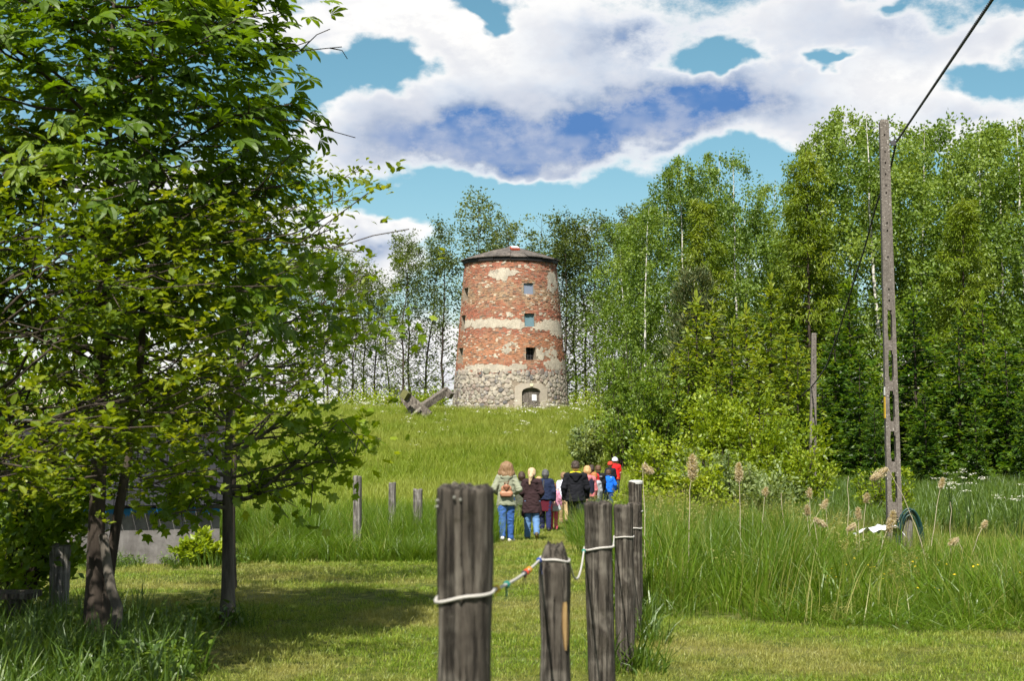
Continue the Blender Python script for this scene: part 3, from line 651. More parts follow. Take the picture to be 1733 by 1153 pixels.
    A = unit(D + rng.normal(0, .7, P.shape)); N = unit(np.array([0, 0, 1.]) + rng.normal(0, .6, P.shape))
    near_tree('pear_tree', (x0, Y, z0), l, P, A, N, rng.uniform(.06, .1, len(P)), T_OVATE, M['leaf_apple'], M['bark_dark'], shade_tint(rng, P, clump=.6) * .7, 'sparse tree with bare dark twigs against the sky behind the chestnut')
    # dark lilac-like shrubs low at the left edge
    bush('leafy_bush', -15, 570, 13.8, 2.7, M['leaf_chestnut'], 7500, .1, 'dark green shrub low at the left edge beside the grey post', 61)
    bush('leafy_bush', 345, 900, 22.2, .8, M['leaf_bush'], 700, .1, 'small weedy shrub at the right corner of the shed wall', 63)
    bush('leafy_tree', 40, 500, 31, 6.0, M['leaf_chestnut'], 9000, .16, 'dark leafy tree behind the shed at the far left', 64, cat='tree')
    bush('leafy_tree', 240, 585, 34, 5.0, M['leaf_maple'], 7500, .16, 'leafy tree behind the right end of the shed', 65, cat='tree')
build_near_trees()

# ------------------------------------------------------------------ grass (scattered clumps, nobody could count them)
def clump_mesh(name, seed, n, rad, h0, h1, w, bend, mat, segs=4, tint0=.5, tvar=.2, panicle=0, pmat=None):
    rng = np.random.default_rng(seed)
    r = rad * np.sqrt(rng.uniform(0, 1, n)); a = rng.uniform(0, 6.283, n); B = np.stack([r * np.cos(a), r * np.sin(a), np.full(n, -.02)], -1)
    H = rng.uniform(h0, h1, n); az = a + rng.normal(0, 1.0, n); D = np.stack([np.cos(az), np.sin(az), np.zeros(n)], -1); bd = rng.uniform(.15, 1, n) * bend
    ww = w * rng.uniform(.6, 1.3, n); fa = rng.uniform(0, 6.283, n); X = np.stack([np.cos(fa), np.sin(fa), np.zeros(n)], -1)
    V, F = [], []
    s = np.linspace(0, 1, segs + 1); per = 2 * segs + 1
    for i, u in enumerate(s):
        c = B + D * (H * bd * u ** 2.2)[:, None]; c[:, 2] += H * (u - .35 * bd * u ** 3)
        wd = ww * (1 - u ** 1.6) * (.75 + .5 * min(1, u * 3))
        if i < segs: V += [c - X * wd[:, None] / 2, c + X * wd[:, None] / 2]
        else: V += [c]
    V = np.stack(V, 1).reshape(-1, 3); base = (np.arange(n) * per)[:, None]
    q = [(2 * i, 2 * i + 1, 2 * i + 3, 2 * i + 2) for i in range(segs - 1)]; t = [(2 * segs - 2, 2 * segs - 1, 2 * segs)]
    Fq = (base[:, None] + np.array(q)[None]).reshape(-1, 4) if q else np.zeros((0, 4), int); Ft = (base[:, None] + np.array(t)[None]).reshape(-1, 3)
    ti = np.clip(np.repeat(rng.normal(tint0, tvar, n), per), 0, 1)
    mb = MB(); mb.add(V, [Fq, Ft] if len(Fq) else [Ft], ti)
    for k in range(panicle):
        b = rng.normal(0, rad * .5, 2); hh = h1 * rng.uniform(.85, 1.05); tp = np.array([b[0] + rng.normal(0, .12), b[1] + rng.normal(0, .12), hh])
        mb.tube([(b[0], b[1], 0), (b[0] * .6 + tp[0] * .4, b[1] * .6 + tp[1] * .4, hh * .55), tp], [.0022, .002, .001], 3, False, tint=.85)
        m = 26; u = rng.uniform(0, 1, m); P = tp + np.stack([rng.normal(0, .035, m) * (1.2 - u), rng.normal(0, .035, m) * (1.2 - u), (u - .8) * .22], -1)
        LV, LF = leaf_cloud(P, unit(rng.normal(0, .5, P.shape) + np.array([0, 0, 1.])), unit(rng.normal(0, 1, P.shape)), rng.uniform(.015, .03, m), T_DIAMOND); mb.add(LV, [LF], .97)
    return mb.mesh(name, mat, tint=True)
def scatter(name, me, P, rot, scl, label=None, cat=None):
    src = bpy.data.objects.new(name + '_clump', me)                 # source shape for the node tree, not in the scene
    pm = bpy.data.meshes.new(name); pm.vertices.add(len(P)); pm.vertices.foreach_set('co', np.ascontiguousarray(P, np.float32).ravel())
    r = pm.attributes.new('rot', 'FLOAT_VECTOR', 'POINT'); r.data.foreach_set('vector', np.ascontiguousarray(rot, np.float32).ravel())
    s = pm.attributes.new('scl', 'FLOAT_VECTOR', 'POINT'); s.data.foreach_set('vector', np.ascontiguousarray(scl, np.float32).ravel())
    o = link(name, pm); o['kind'] = 'stuff'
    if label: o['label'] = label; o['category'] = cat
    t = bpy.data.node_groups.new(name, 'GeometryNodeTree')
    t.interface.new_socket('Geometry', in_out='INPUT', socket_type='NodeSocketGeometry'); t.interface.new_socket('Geometry', in_out='OUTPUT', socket_type='NodeSocketGeometry')
    gi, go = t.nodes.new('NodeGroupInput'), t.nodes.new('NodeGroupOutput')
    mp = t.nodes.new('GeometryNodeMeshToPoints'); ip = t.nodes.new('GeometryNodeInstanceOnPoints'); oi = t.nodes.new('GeometryNodeObjectInfo')
    oi.inputs['Object'].default_value = src
    ra = t.nodes.new('GeometryNodeInputNamedAttribute'); ra.data_type = 'FLOAT_VECTOR'; ra.inputs[0].default_value = 'rot'
    sa = t.nodes.new('GeometryNodeInputNamedAttribute'); sa.data_type = 'FLOAT_VECTOR'; sa.inputs[0].default_value = 'scl'
    er = t.nodes.new('FunctionNodeEulerToRotation')
    L = t.links.new
    L(gi.outputs[0], mp.inputs[0]); L(mp.outputs[0], ip.inputs['Points']); L(oi.outputs['Geometry'], ip.inputs['Instance'])
    L(ra.outputs[0], er.inputs[0]); L(er.outputs[0], ip.inputs['Rotation']); L(sa.outputs[0], ip.inputs['Scale']); L(ip.outputs[0], go.inputs[0])
    md = o.modifiers.new('scatter', 'NODES'); md.node_group = t
    return o
def pts_in(rng, x0, x1, y0, y1, dens):
    n = int((x1 - x0) * (y1 - y0) * dens); return rng.uniform(x0, x1, n), rng.uniform(y0, y1, n)
def in_view(x, y, mx=1.5): return (np.abs(x) < .375 * y + mx) & (y > 2.5)
def place(rng, x, y, s0, s1, tilt=.12, zvar=.25):
    n = len(x); P = np.stack([x, y, zg(x, y)], -1)
    rot = np.stack([rng.normal(0, tilt, n), rng.normal(0, tilt, n), rng.uniform(0, 6.283, n)], -1)
    s = rng.uniform(s0, s1, n); scl = np.stack([s, s, s * rng.uniform(1 - zvar, 1 + zvar, n)], -1)
    return P, rot, scl
M['grass_lawn'] = mat_leaf('grass_lawn', (.06, .12, .006), (.145, .22, .012), (.31, .33, .06), .28, .03, .5, .7, (.28, .25, .075), .5)
M['grass_tall'] = mat_leaf('grass_tall', (.05, .11, .004), (.12, .21, .008), (.34, .32, .1), .42, .025, .4, .5, (.06, .11, .008), .8)
M['grass_meadow'] = mat_leaf('grass_meadow', (.10, .165, .010), (.2, .275, .018), (.34, .365, .09), .42, .02, .5, .6, (.31, .34, .07), .13)
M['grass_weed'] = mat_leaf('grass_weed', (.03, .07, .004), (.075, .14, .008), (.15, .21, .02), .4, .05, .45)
M['flower_white'] = mat_leaf('flower_white', (.5, .5, .42), (.65, .65, .58), (.75, .75, .7), .3, .02)
M['flower_yellow'] = mat_leaf('flower_yellow', (.5, .34, .01), (.65, .46, .015), (.75, .55, .03), .3, .02)
def build_grass():
    rng = np.random.default_rng(700)
    # mown lawn and path
    x, y = pts_in(rng, -14, 14, 3, 15, 85); x2, y2 = pts_in(rng, -14, 12, 15, 34, 34); x3, y3 = pts_in(rng, -1, 8, 34, 60, 22)
    x, y = np.concatenate([x, x2, x3]), np.concatenate([y, y2, y3]); k = is_lawn(x, y) & in_view(x, y); x, y = x[k], y[k]
    which = rng.integers(0, 3, len(x)); dryn = n2(x, y, .55, 21)
    for j in range(3):
        me = clump_mesh('lawn_clump', 710 + j, 46, .13, .025, .075, .0055, .7, M['grass_lawn'], 2, [.36, .5, .66][j], .2)
        q = which == j; P, rot, scl = place(rng, x[q], y[q], .75, 1.3); far = np.clip(y[q] / 14, 1, 2.0)[:, None]; scl *= np.array([1, 1, 1]) * (1 + (far - 1) * np.array([.8, .8, .25]))
        scatter('lawn_grass', me, P, rot, scl, 'short mown grass of the lawn and path', 'grass')
    # tall grass: reed bed on the right, strip on the left
    x, y = pts_in(rng, 1, 16, 9, 36, 15); k = ~is_lawn(x, y) & in_view(x, y) & (np.hypot((x - 15.6) / 5.4, (y - 31) / 5.6) > 1) & (y > 13.6 - (x - 1.3) * .62) & (x > path_c(y) + .3); xa, ya = x[k], y[k]
    x, y = pts_in(rng, -11, 1.2, 22, 36, 16); k = ~is_lawn(x, y) & in_view(x, y) & ~((x < -4.3) & (y < 30)); xb, yb = x[k], y[k]
    x, y = np.concatenate([xa, xb]), np.concatenate([ya, yb]); which = rng.integers(0, 4, len(x)); which = np.where((which == 3) & ((n2(x, y, .4, 31) < .47) | (x > 4.5) | (x < 1)), 1, which)
    for j in range(4):
        me = clump_mesh('tall_clump', 720 + j, 60, .22, .4, .95, .0075, .75, M['grass_tall'], 4, [.25, .4, .5, .62][j], .17, [0, 0, 0, 5][j])
        q = which == j; P, rot, scl = place(rng, x[q], y[q], .75, 1.2, .1, .3)
        edge = np.where(P[:, 0] > 1, np.clip((P[:, 1] - (13.8 - (P[:, 0] - 1.3) * .62)) / 2.4 + .1 + .25 * (n2(P[:, 0], P[:, 1], 1.1, 55) - .5), .22, 1), np.clip((P[:, 1] - 22.5) / 3, .6, 1)); u_ = np.clip((P[:, 0] / P[:, 1] - .19) / .07, 0, 1); scl[:, 2] *= 1 - .45 * u_ * u_ * (3 - 2 * u_) * (P[:, 0] > 1); scl[:, 2] *= edge * np.where(P[:, 0] > 3, np.clip(1.25 - (P[:, 1] - 14) * .05 * np.clip((P[:, 0] - 3) / 3, 0, 1), .5, 1), 1)
        hx = at(1530, 900, 26.5).x / 26.5; scl[:, 2] *= np.where((np.abs(P[:, 0] - hx * P[:, 1]) < .55) & (P[:, 1] > 21) & (P[:, 1] < 27), .45, 1)
        scatter('tall_grass', me, P, rot, scl, 'tall uncut grass beside the lawn', 'grass')
    # dead stalks
    me = clump_mesh('stalk_clump', 728, 7, .25, .5, 1.1, .006, .35, M['grass_tall'], 3, 1.0, .03); k = rng.uniform(size=len(xa)) < .22
    P, rot, scl = place(rng, xa[k], ya[k], .7, 1.1, .2, .25); scl[:, 2] *= 1 - .35 * np.clip((P[:, 0] / P[:, 1] - .19) / .07, 0, 1); scatter('dry_stalks', me, P, rot, scl, 'dry straw-coloured stalks among the tall grass', 'grass')
    # broad reed leaves
    x, y = pts_in(rng, 1.4, 13, 12, 30, 5.5); k = ~is_lawn(x, y) & in_view(x, y, .5) & (y < 22) & (y > 14.6 - (x - 1.3) * .5) & (x > path_c(y) + 1.1) & (n2(x, y, .5, 41) > .42) & (np.hypot((x - 15.6) / 5, (y - 31) / 5.2) > 1); x, y = x[k], y[k]
    for j in range(2):
        me = clump_mesh('reed_clump', 730 + j, 10, .16, .6, 1.15, .018, .6, M['grass_tall'], 5, .45, .1)
        q = rng.integers(0, 2, len(x)) == j; P, rot, scl = place(rng, x[q], y[q], .75, 1.1, .1, .2); scl[:, 2] *= 1 - .4 * np.clip((P[:, 0] / P[:, 1] - .19) / .07, 0, 1); scatter('reed_leaves', me, P, rot, scl, 'broad upright reed leaves by the pond', 'reeds')
    # weeds in the shade of the left trees and along the fence feet
    x, y = pts_in(rng, -9, -1.5, 5, 14.5, 26); k = is_weed(x, y) & in_view(x, y); xa, ya = x[k], y[k]
    x, y = pts_in(rng, -9, -4.2, 21.4, 22.6, 12); xb, yb = x, y
    xs, ys = [], []
    for (fx, fy) in ((.15, 5.1), (.43, 7.2), (.8, 10.1), (1.0, 11.6), (1.27, 14.2), (-2.61, 13.1), (-.12, 3.6)):
        xs.append(fx + rng.normal(0, .13, 7)); ys.append(fy + rng.normal(0, .13, 7))
    x, y = np.concatenate([xa, xb] + xs), np.concatenate([ya, yb] + ys)
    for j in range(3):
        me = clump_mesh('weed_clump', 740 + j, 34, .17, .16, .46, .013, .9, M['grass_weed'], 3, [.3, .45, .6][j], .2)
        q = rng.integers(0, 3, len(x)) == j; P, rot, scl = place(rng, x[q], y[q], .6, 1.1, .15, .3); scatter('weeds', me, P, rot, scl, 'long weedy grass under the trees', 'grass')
    rg = np.random.default_rng(745); P = rg.normal(0, .12, (46, 3)) * np.array([1, 1, .6]) + np.array([0, 0, .16]); P[:, 2] = np.abs(P[:, 2]); V, F = leaf_cloud(P, unit(rg.normal(0, 1, P.shape) + np.array([0, 0, .3])), unit(np.array([0, 0, 1.]) + rg.normal(0, .4, P.shape)), rg.uniform(.05, .1, 46), T_OVATE)
    me = mesh_np('herb', V, F, M['grass_weed'], np.repeat(np.clip(rg.normal(.5, .2, 46), 0, 1), 7))
    k = (rng.uniform(size=len(x)) < .35) & (x < -2) & (y > 9); P, rot, scl = place(rng, x[k], y[k], .5, 1.0, .1, .3); scatter('herbs', me, P, rot, scl, 'broad-leaved herbs under the trees', 'weeds')
    # meadow on the hill and the far bank
    x, y = pts_in(rng, -30, 12, 33, 100, 6.5); k = ~is_lawn(x, y) & in_view(x, y, 2) & ((x < path_c(y) - .3) | (y > 50)); xa, ya = x[k], y[k]
    x, y = pts_in(rng, 5, 32, 34, 72, 4.5); k = in_view(x, y, 2) & (np.hypot((x - 15.6) / 5.6, (y - 31) / 5.8) > 1); xb, yb = x[k], y[k]
    x, y = np.concatenate([xa, xb]), np.concatenate([ya, yb]); k = (np.hypot(x + .1, y - 100) > 4.0) & ~((np.abs(x + 6.0) < 1.7) & (y > 86) & (y < 90.5)); x, y = x[k], y[k]
    which = rng.integers(0, 3, len(x)); bank = (x > 6) & (y < 72)
    for j in range(3):
        me = clump_mesh('meadow_clump', 750 + j, 44, .42, .28, .62, .02, .75, M['grass_meadow'], 3, [.35, .5, .62][j], .2)
        q = (which == j) & ~bank; P, rot, scl = place(rng, x[q], y[q], .8, 1.25, .12, .3); scatter('meadow_grass', me, P, rot, scl, 'long sunlit meadow grass covering the hill', 'grass')
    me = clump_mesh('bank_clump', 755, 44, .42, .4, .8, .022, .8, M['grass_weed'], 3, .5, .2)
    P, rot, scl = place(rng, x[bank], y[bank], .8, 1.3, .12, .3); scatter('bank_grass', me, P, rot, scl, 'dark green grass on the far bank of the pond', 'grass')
    # flowers
    def umbel(seed, n, spread, h, size, mat):
        rg = np.random.default_rng(seed); P = rg.normal(0, spread, (n, 3)); P[:, 2] = h + rg.normal(0, spread * .35, n)
        V, F = leaf_cloud(P, unit(rg.normal(0, 1, P.shape) * np.array([1, 1, .2])), unit(np.array([0, 0, 1.]) + rg.normal(0, .35, P.shape)), rg.uniform(size * .7, size * 1.3, n), T_DIAMOND)
        return mesh_np('umbel', V, F, mat, np.repeat(rg.uniform(0, 1, n), 4))
    x, y = pts_in(rng, -16, 8, 66, 97, .9); k = (n2(x, y, .25, 61) > .52) & (np.hypot(x + .1, y - 100) > 4.2) & (rng.uniform(size=len(x)) < np.clip((y - 70) / 24, .06, 1)); P, rot, scl = place(rng, x[k], y[k], .7, 1.4, .1, .3)
    scatter('white_flowers', umbel(760, 14, .17, .62, .09, M['flower_white']), P, rot, scl, 'white umbel flowers scattered over the hill top', 'flowers')
    fx = np.concatenate([rng.normal(-.55, .3, 26), rng.uniform(3, 9, 90), rng.uniform(-.5, 0, 10)]); fy = np.concatenate([rng.normal(35, 1.5, 26), rng.uniform(11.5, 15.5, 90), rng.uniform(24, 32, 10)]); k = ~is_lawn(fx, fy) & ~((fx > 2) & (n2(fx, fy, 1.2, 71) < .52)); P, rot, scl = place(rng, fx[k], fy[k], .6, 1.0)
    scatter('yellow_flowers', umbel(761, 4, .1, .5, .03, M['flower_yellow']), P, rot, scl, 'small yellow buttercups in the tall grass', 'flowers')
build_grass()
# ------------------------------------------------------------------ the windmill tower
TX, TY = at(864, 690, 100).x, 100.0
TZ = 1.72                                                   # foot of the wall, a little below the grass
TZ1 = at(866, 441, 100).z                                   # top of the wall
TH = TZ1 - TZ; R0, R1 = 4.12, 3.2
def trad(z): return R0 + (R1 - R0) * (z - TZ) / TH
def cone(th, z, off=0.0):
    th, z = np.broadcast_arrays(np.asarray(th, float), np.asarray(z, float)); r = trad(z) + off
    return np.stack([r * np.sin(th), -r * np.cos(th), z - TZ], -1)          # th = 0 faces the camera, + to the right
def zpx(py): return at(866, py, 96.6).z
def build_tower():
    T = empty('windmill_tower', (TX, TY, TZ)); tag(T, 'old round brick windmill tower with fieldstone base and low conical roof on the hill', 'tower')
    ZB = zpx(633)                                           # fieldstone below, brick above
    thw = R(21.5); thd = R(20.5)
    wins = [(thw, .36, zpx(497.5), zpx(479)), (thw, .38, zpx(553), zpx(530)), (thw + .005, .37, zpx(610), zpx(588)),
            (R(-67), .42, zpx(504), zpx(483)), (R(-68), .42, zpx(556), zpx(531)), (R(-68), .42, zpx(613), zpx(587))]
    door = (thd, .74, TZ, zpx(656.5))
    ops = [(t - w / trad((a + b) / 2), t + w / trad((a + b) / 2), a, b) for t, w, a, b in wins + [door]]
    # --- mortar core, a grid with the openings left out
    th = np.unique(np.round(np.concatenate([np.linspace(-math.pi, math.pi, 73)] + [[o[0], o[1]] for o in ops]), 5))
    zz = np.unique(np.round(np.concatenate([np.linspace(TZ, TZ1, 24)] + [[o[2], o[3]] for o in ops]), 5))
    G = cone(th[None, :], zz[:, None]); nx = len(th)
    tc, zc = (th[:-1] + th[1:]) / 2, (zz[:-1] + zz[1:]) / 2
    hole = np.zeros((len(zc), len(tc)), bool)
    for o in ops: hole |= ((tc[None] > o[0]) & (tc[None] < o[1]) & (zc[:, None] > o[2]) & (zc[:, None] < o[3]))
    i = (np.arange(len(zc))[:, None] * nx + np.arange(len(tc))[None])[~hole]
    F = np.stack([i, i + 1, i + 1 + nx, i + nx], -1)
    m, g, out = newmat('lime_mortar'); f = g.noise(objco(g), 6, 6, .65); f2 = g.noise(objco(g), 1.1, 3, .6)
    c = ramp(g, f, [(.3, (.15, .12, .09)), (.7, (.31, .26, .2))]); c = g.mix(g.m('MULTIPLY', g.ss(f2, .5, .65), .5), c, (.22, .2, .17)); principled(g, out, c, .95, f, .6, .02, .1); M['mortar'] = m
    mb = MB(); mb.add(G.reshape(-1, 3), F)
    for (t0, t1, a, b) in ops:                              # reveals
        q = np.array([[t0, a], [t1, a], [t1, b], [t0, b]]); o_ = cone(q[:, 0], q[:, 1], .0); n_ = cone(q[:, 0], q[:, 1], -.5)
        for k in range(4): k2 = (k + 1) % 4; mb.add(np.stack([o_[k], n_[k], n_[k2], o_[k2]]), np.array([[0, 1, 2, 3]]))
    mb.build('wall', M['mortar'], T)
    # --- where plaster still hangs (photo x, y of patch centre, half sizes, strength)
    PATCH = [(852, 462, 26, 12, 1.1), (818, 449, 9, 3, .7), (890, 450, 16, 3, .6), (935, 478, 12, 20, .95), (838, 547, 52, 9.5, 1.5), (800, 548, 16, 9, 1.0), (930, 551, 30, 11, 1.4), (944, 562, 16, 9, 1.2), (872, 550, 25, 8, 1.3),
             (862, 590, 20, 12, .85), (838, 604, 18, 6, .7), (830, 624, 48, 8, 1.6), (872, 622, 20, 7, 1.3), (940, 618, 20, 12, 1.1), (905, 531, 30, 4, .55), (855, 533, 14, 6, .9), (930, 595, 14, 14, .55), (800, 632, 26, 5, 1.0), (914, 598, 8, 14, .9)]
    def plaster(thv, zv):
        thv, zv = np.broadcast_arrays(np.asarray(thv, float), np.asarray(zv, float))
        r = trad(zv); X = r * np.sin(thv); Yd = 100 - r * np.cos(thv)
        px = CX + FPX * (X + TX) / Yd; py = YH - FPX * (zv - EYE) / Yd
        f = np.zeros(thv.shape)
        for (cx, cyy, a, b, w) in PATCH:
            f = np.maximum(f, w * np.clip(1.25 - ((px - cx) / a) ** 2 - ((py - cyy) / b) ** 2, -1, 1))
        n = n2(thv * 3.6, zv, 1.7, 81, 4) - .5; n_ = n2(thv * 3.6, zv, 6, 82, 3) - .5
        f = f + n * 1.6 + n_ * 1.7 - .32
        back = np.abs(thv) > 1.75
        return np.where(back, (n2(thv * 3.4, zv, .8, 83, 4) - .54) * 4, f)
    # --- bricks
    rng = np.random.default_rng(90); ch = .078; V, C = [], []
    zrow = np.arange(ZB, TZ1 - .02, ch)
    for r_i, z0 in enumerate(zrow):
        r = trad(z0); n = int(2 * math.pi * r / .205); edges = np.cumsum(rng.uniform(.7, 1.3, n)); edges = edges / edges[-1] * 2 * math.pi - math.pi + (r_i % 2) * .5 * 2 * math.pi / n
        t0 = edges - (edges - np.roll(edges, 1)) % (2 * math.pi) + .008 / r; t1 = edges - .008 / r
        tcn = (t0 + t1) / 2; tw = (tcn + math.pi) % (2 * math.pi) - math.pi; zm = z0 + ch / 2
        ok = rng.uniform(size=n) > .025
        for o in ops: ok &= ~((tw > o[0] - .02) & (tw < o[1] + .02) & (zm > o[2] - .02) & (zm < o[3] + .02))
        pl = plaster(tw, np.full(n, zm)); ok &= pl < .45
        t0, t1, tw, pl = t0[ok], t1[ok], tw[ok], pl[ok]; n = len(t0)
        if n == 0: continue
        off = .016 + rng.normal(0, .012, n) - .045 * (rng.uniform(size=n) < .07) - .03 * np.clip(n2(tw * 3.5, np.full(n, zm), 2.5, 84) - .58, 0, 1) * 4; off = np.maximum(off, .003)
        zj = rng.normal(0, .005, n); za, zb = z0 + .006 + zj, z0 + ch - .007 + zj
        q = [cone(t0, za, -.05), cone(t1, za, -.05), cone(t1, zb, -.05), cone(t0, zb, -.05), cone(t0, za, off), cone(t1, za, off + rng.normal(0, .004, n)), cone(t1, zb, off), cone(t0, zb, off + rng.normal(0, .004, n))]
        V.append(np.stack(q, 1))
        py = YH - FPX * (zm - EYE) / 96.7
        u = n2(tw * 3.5, np.full(n, zm), .9, 85, 3); v = n2(tw * 3.5, np.full(n, zm), 3.5, 86, 3)
        red, org, tan, brn, lim = [np.array(q_) for q_ in ((.29, .078, .042), (.36, .135, .062), (.31, .195, .11), (.145, .086, .062), (.52, .44, .34))]
        wtan = np.clip(1.2 - abs(py - 496) / 26, 0, 1) * .75; worg = np.clip(1.2 - abs(py - 590) / 28, 0, 1)
        base = red[None] + (org - red)[None] * np.clip(worg + (u - .5) * 2, 0, 1)[:, None]
        base = base + (tan - base) * np.clip(wtan + (v - .5) * 2.2, 0, 1)[:, None]
        k = rng.uniform(size=n); base = np.where((k < .10)[:, None], brn, base); base = np.where(((k > .95 - .3 * np.clip(pl + .35, 0, .5)) & (v > .42))[:, None], lim, base)
        dk = np.clip((np.sin(tw) - .55) * 2, 0, 1) * np.clip((v - .35) * 3, 0, 1); base = base * (1 - .3 * dk)[:, None]  # shading of the right flank put into the brick colour, in patches
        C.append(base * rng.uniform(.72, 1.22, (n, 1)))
    V, C = np.concatenate(V), np.concatenate(C); nb = len(V)
    F = (np.array([[4, 5, 6, 7], [0, 1, 5, 4], [1, 2, 6, 5], [2, 3, 7, 6], [3, 0, 4, 7]])[None] + (np.arange(nb) * 8)[:, None, None]).reshape(-1, 4)
    m, g, out = newmat('old_brick'); a = attr(g, 'col').outputs['Color']; f = g.noise(objco(g), 22, 4, .6); f2 = g.noise(objco(g), 3.2, 4, .6)
    c = g.mix(g.m('MULTIPLY', f, .55), a, g.mix(.5, a, (.5, .42, .33))); c = g.mix(g.m('MULTIPLY', g.ss(f2, .52, .7), .4), c, (.1, .075, .055)); principled(g, out, c, .95, f, .6, .02, .1)
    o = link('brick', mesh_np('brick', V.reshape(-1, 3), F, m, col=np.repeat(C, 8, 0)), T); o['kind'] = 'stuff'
    # --- plaster shell
    ts = np.linspace(-math.pi, math.pi, 561); zs = np.arange(TZ + .1, TZ1 - .05, .045)
    tj, zj = np.meshgrid(ts[:-1] + (ts[1] - ts[0]) / 2, zs[:-1] + .0225); pm = plaster(tj, zj) > .38
    low = zj < ZB; pm = np.where(low, n2(tj * 3.6, zj, 4.5, 77, 3) > .53 + .12 * np.clip((ZB - zj) / 1.2, 0, 1), pm); pm &= ~low | (np.abs(tj) < 9) | (n2(tj * 3.6, zj, 1.6, 88) + np.maximum(zj - ZB, -.35) * .55 > .38)
    for o in ops: pm &= ~((tj > o[0]) & (tj < o[1]) & (zj > o[2]) & (zj < o[3]))
    nx = len(ts); tg, zgd = np.meshgrid(ts, zs); offs = .03 + (n2(tg * 3.6, zgd, 3, 89) - .5) * .03
    G = cone(tg, zgd, offs).reshape(-1, 3); G2 = cone(tg, zgd, -.01).reshape(-1, 3); n_ = len(G)
    ii = (np.arange(len(zs) - 1)[:, None] * nx + np.arange(nx - 1)[None]); i = ii[pm]
    F = [np.stack([i, i + 1, i + 1 + nx, i + nx], -1)]
    def rim(edge_mask, a, b):
        k = ii[edge_mask]; return np.stack([k + a, k + a + n_, k + b + n_, k + b], -1)
    pad = np.pad(pm, 1)
    F += [rim(pm & ~pad[:-2, 1:-1], 0, 1), rim(pm & ~pad[2:, 1:-1], nx + 1, nx), rim(pm & ~pad[1:-1, :-2], nx, 0), rim(pm & ~pad[1:-1, 2:], 1, nx + 1)]
    m, g, out = newmat('old_plaster'); f = g.noise(objco(g), 9, 6, .65); f2 = g.noise(objco(g), .9, 4, .6); f3 = g.noise(mapped(g, objco(g), (1, 1, .3)), 3, 4, .6)
    c = ramp(g, f, [(.25, (.27, .235, .19)), (.5, (.42, .375, .3)), (.75, (.52, .47, .39))]); c = g.mix(g.m('MULTIPLY', g.ss(f2, .45, .65), .55), c, (.25, .225, .19)); c = g.mix(g.m('MULTIPLY', g.ss(f3, .55, .7), .45), c, (.17, .15, .125)); principled(g, out, c, .95, f, .8, .03, .1); M['plaster'] = m
    V = np.vstack([G, G2]); Fq = np.concatenate(F); used = np.unique(Fq); mapi = np.full(len(V), -1); mapi[used] = np.arange(len(used))
    ob = link('plaster', mesh_np('plaster', V[used], mapi[Fq], m), T); ob['kind'] = 'stuff'
    # --- fieldstones: clipped cells on the unrolled wall
    rng = np.random.default_rng(91); rm = trad(TZ + 1.2); seeds = []
    for r_i, zc_ in enumerate(np.arange(TZ + .13, ZB + .03, .27)):
        for ac in np.arange(-R(100) * rm, R(100) * rm, .37): seeds.append((ac + rng.uniform(0, .37) * .9, zc_ + rng.normal(0, .085)))
    seeds = np.array(seeds); stones = []
    arch = (thd * rm, 1.28, zpx(650))
    for s in seeds:
        if abs(s[0] - arch[0]) < 1.33 and s[1] < arch[2] + .15: continue
        poly = [s + np.array(q) for q in ((-.4, -.34), (.4, -.34), (.4, .34), (-.4, .34))]
        d = np.hypot(*(seeds - s).T); nb_ = np.argsort(d)[1:15]
        for k in nb_:
            nrm = seeds[k] - s; mid = (seeds[k] + s) / 2; out_ = []
            for a_, b_ in zip(poly, poly[1:] + poly[:1]):
                da, db = np.dot(a_ - mid, nrm), np.dot(b_ - mid, nrm)
                if da <= 0: out_.append(a_)
                if da * db < 0: out_.append(a_ + (b_ - a_) * da / (da - db))
            poly = out_
        P = np.array(poly); c_ = P.mean(0); ang_ = np.linspace(0, 2 * math.pi, 9)[:-1] + rng.uniform(0, .7); rr = []
        for a_ in ang_:                                     # resample to eight rim points
            dv = np.array([math.cos(a_), math.sin(a_)]); best = .5
            for p_, q_ in zip(poly, poly[1:] + poly[:1]):
                e = q_ - p_; den = dv[0] * e[1] - dv[1] * e[0]
                if abs(den) < 1e-9: continue
                w_ = p_ - c_; t_ = (w_[0] * e[1] - w_[1] * e[0]) / den; u_ = (w_[0] * dv[1] - w_[1] * dv[0]) / den
                if t_ > 0 and -.001 <= u_ <= 1.001: best = min(best, t_)
            rr.append(best)
        rr = np.array(rr); rr = .8 * rr + .2 * np.minimum(rr, rr.mean() * 1.05)
        stones.append((c_, ang_, rr * rng.uniform(.9, 1.04)))
    stones.sort(key=lambda q: -q[2].mean() * (1.2 - abs(q[0][0]) / rm / 3)); rest = MB()
    cols = [(.28, .24, .2), (.32, .275, .225), (.25, .225, .205), (.36, .3, .245), (.29, .22, .18), (.15, .14, .135), (.38, .335, .27), (.29, .26, .2), (.2, .155, .13)]
    sm = []
    cols = [tuple(x * f for x, f in zip(c_, (.84, .87, .9))) for c_ in cols]
    for k, c_ in enumerate(cols):
        m, g, out = newmat('fieldstone_%d' % k); f = g.noise(objco(g), 9, 5, .7); f2 = g.noise(objco(g), 60, 2, .5); f3 = g.noise(objco(g), 2.5, 3, .6)
        cc = g.mix(f, tuple(x * .7 for x in c_), tuple(min(1, x * 1.25) for x in c_)); cc = g.mix(g.m('MULTIPLY', g.ss(f2, .5, .7), .25), cc, (.1, .09, .085)); cc = g.mix(g.m('MULTIPLY', g.ss(f3, .5, .64), .55), cc, (.42, .375, .31)); principled(g, out, cc, .9, f, .7, .03, .15); sm.append(m)
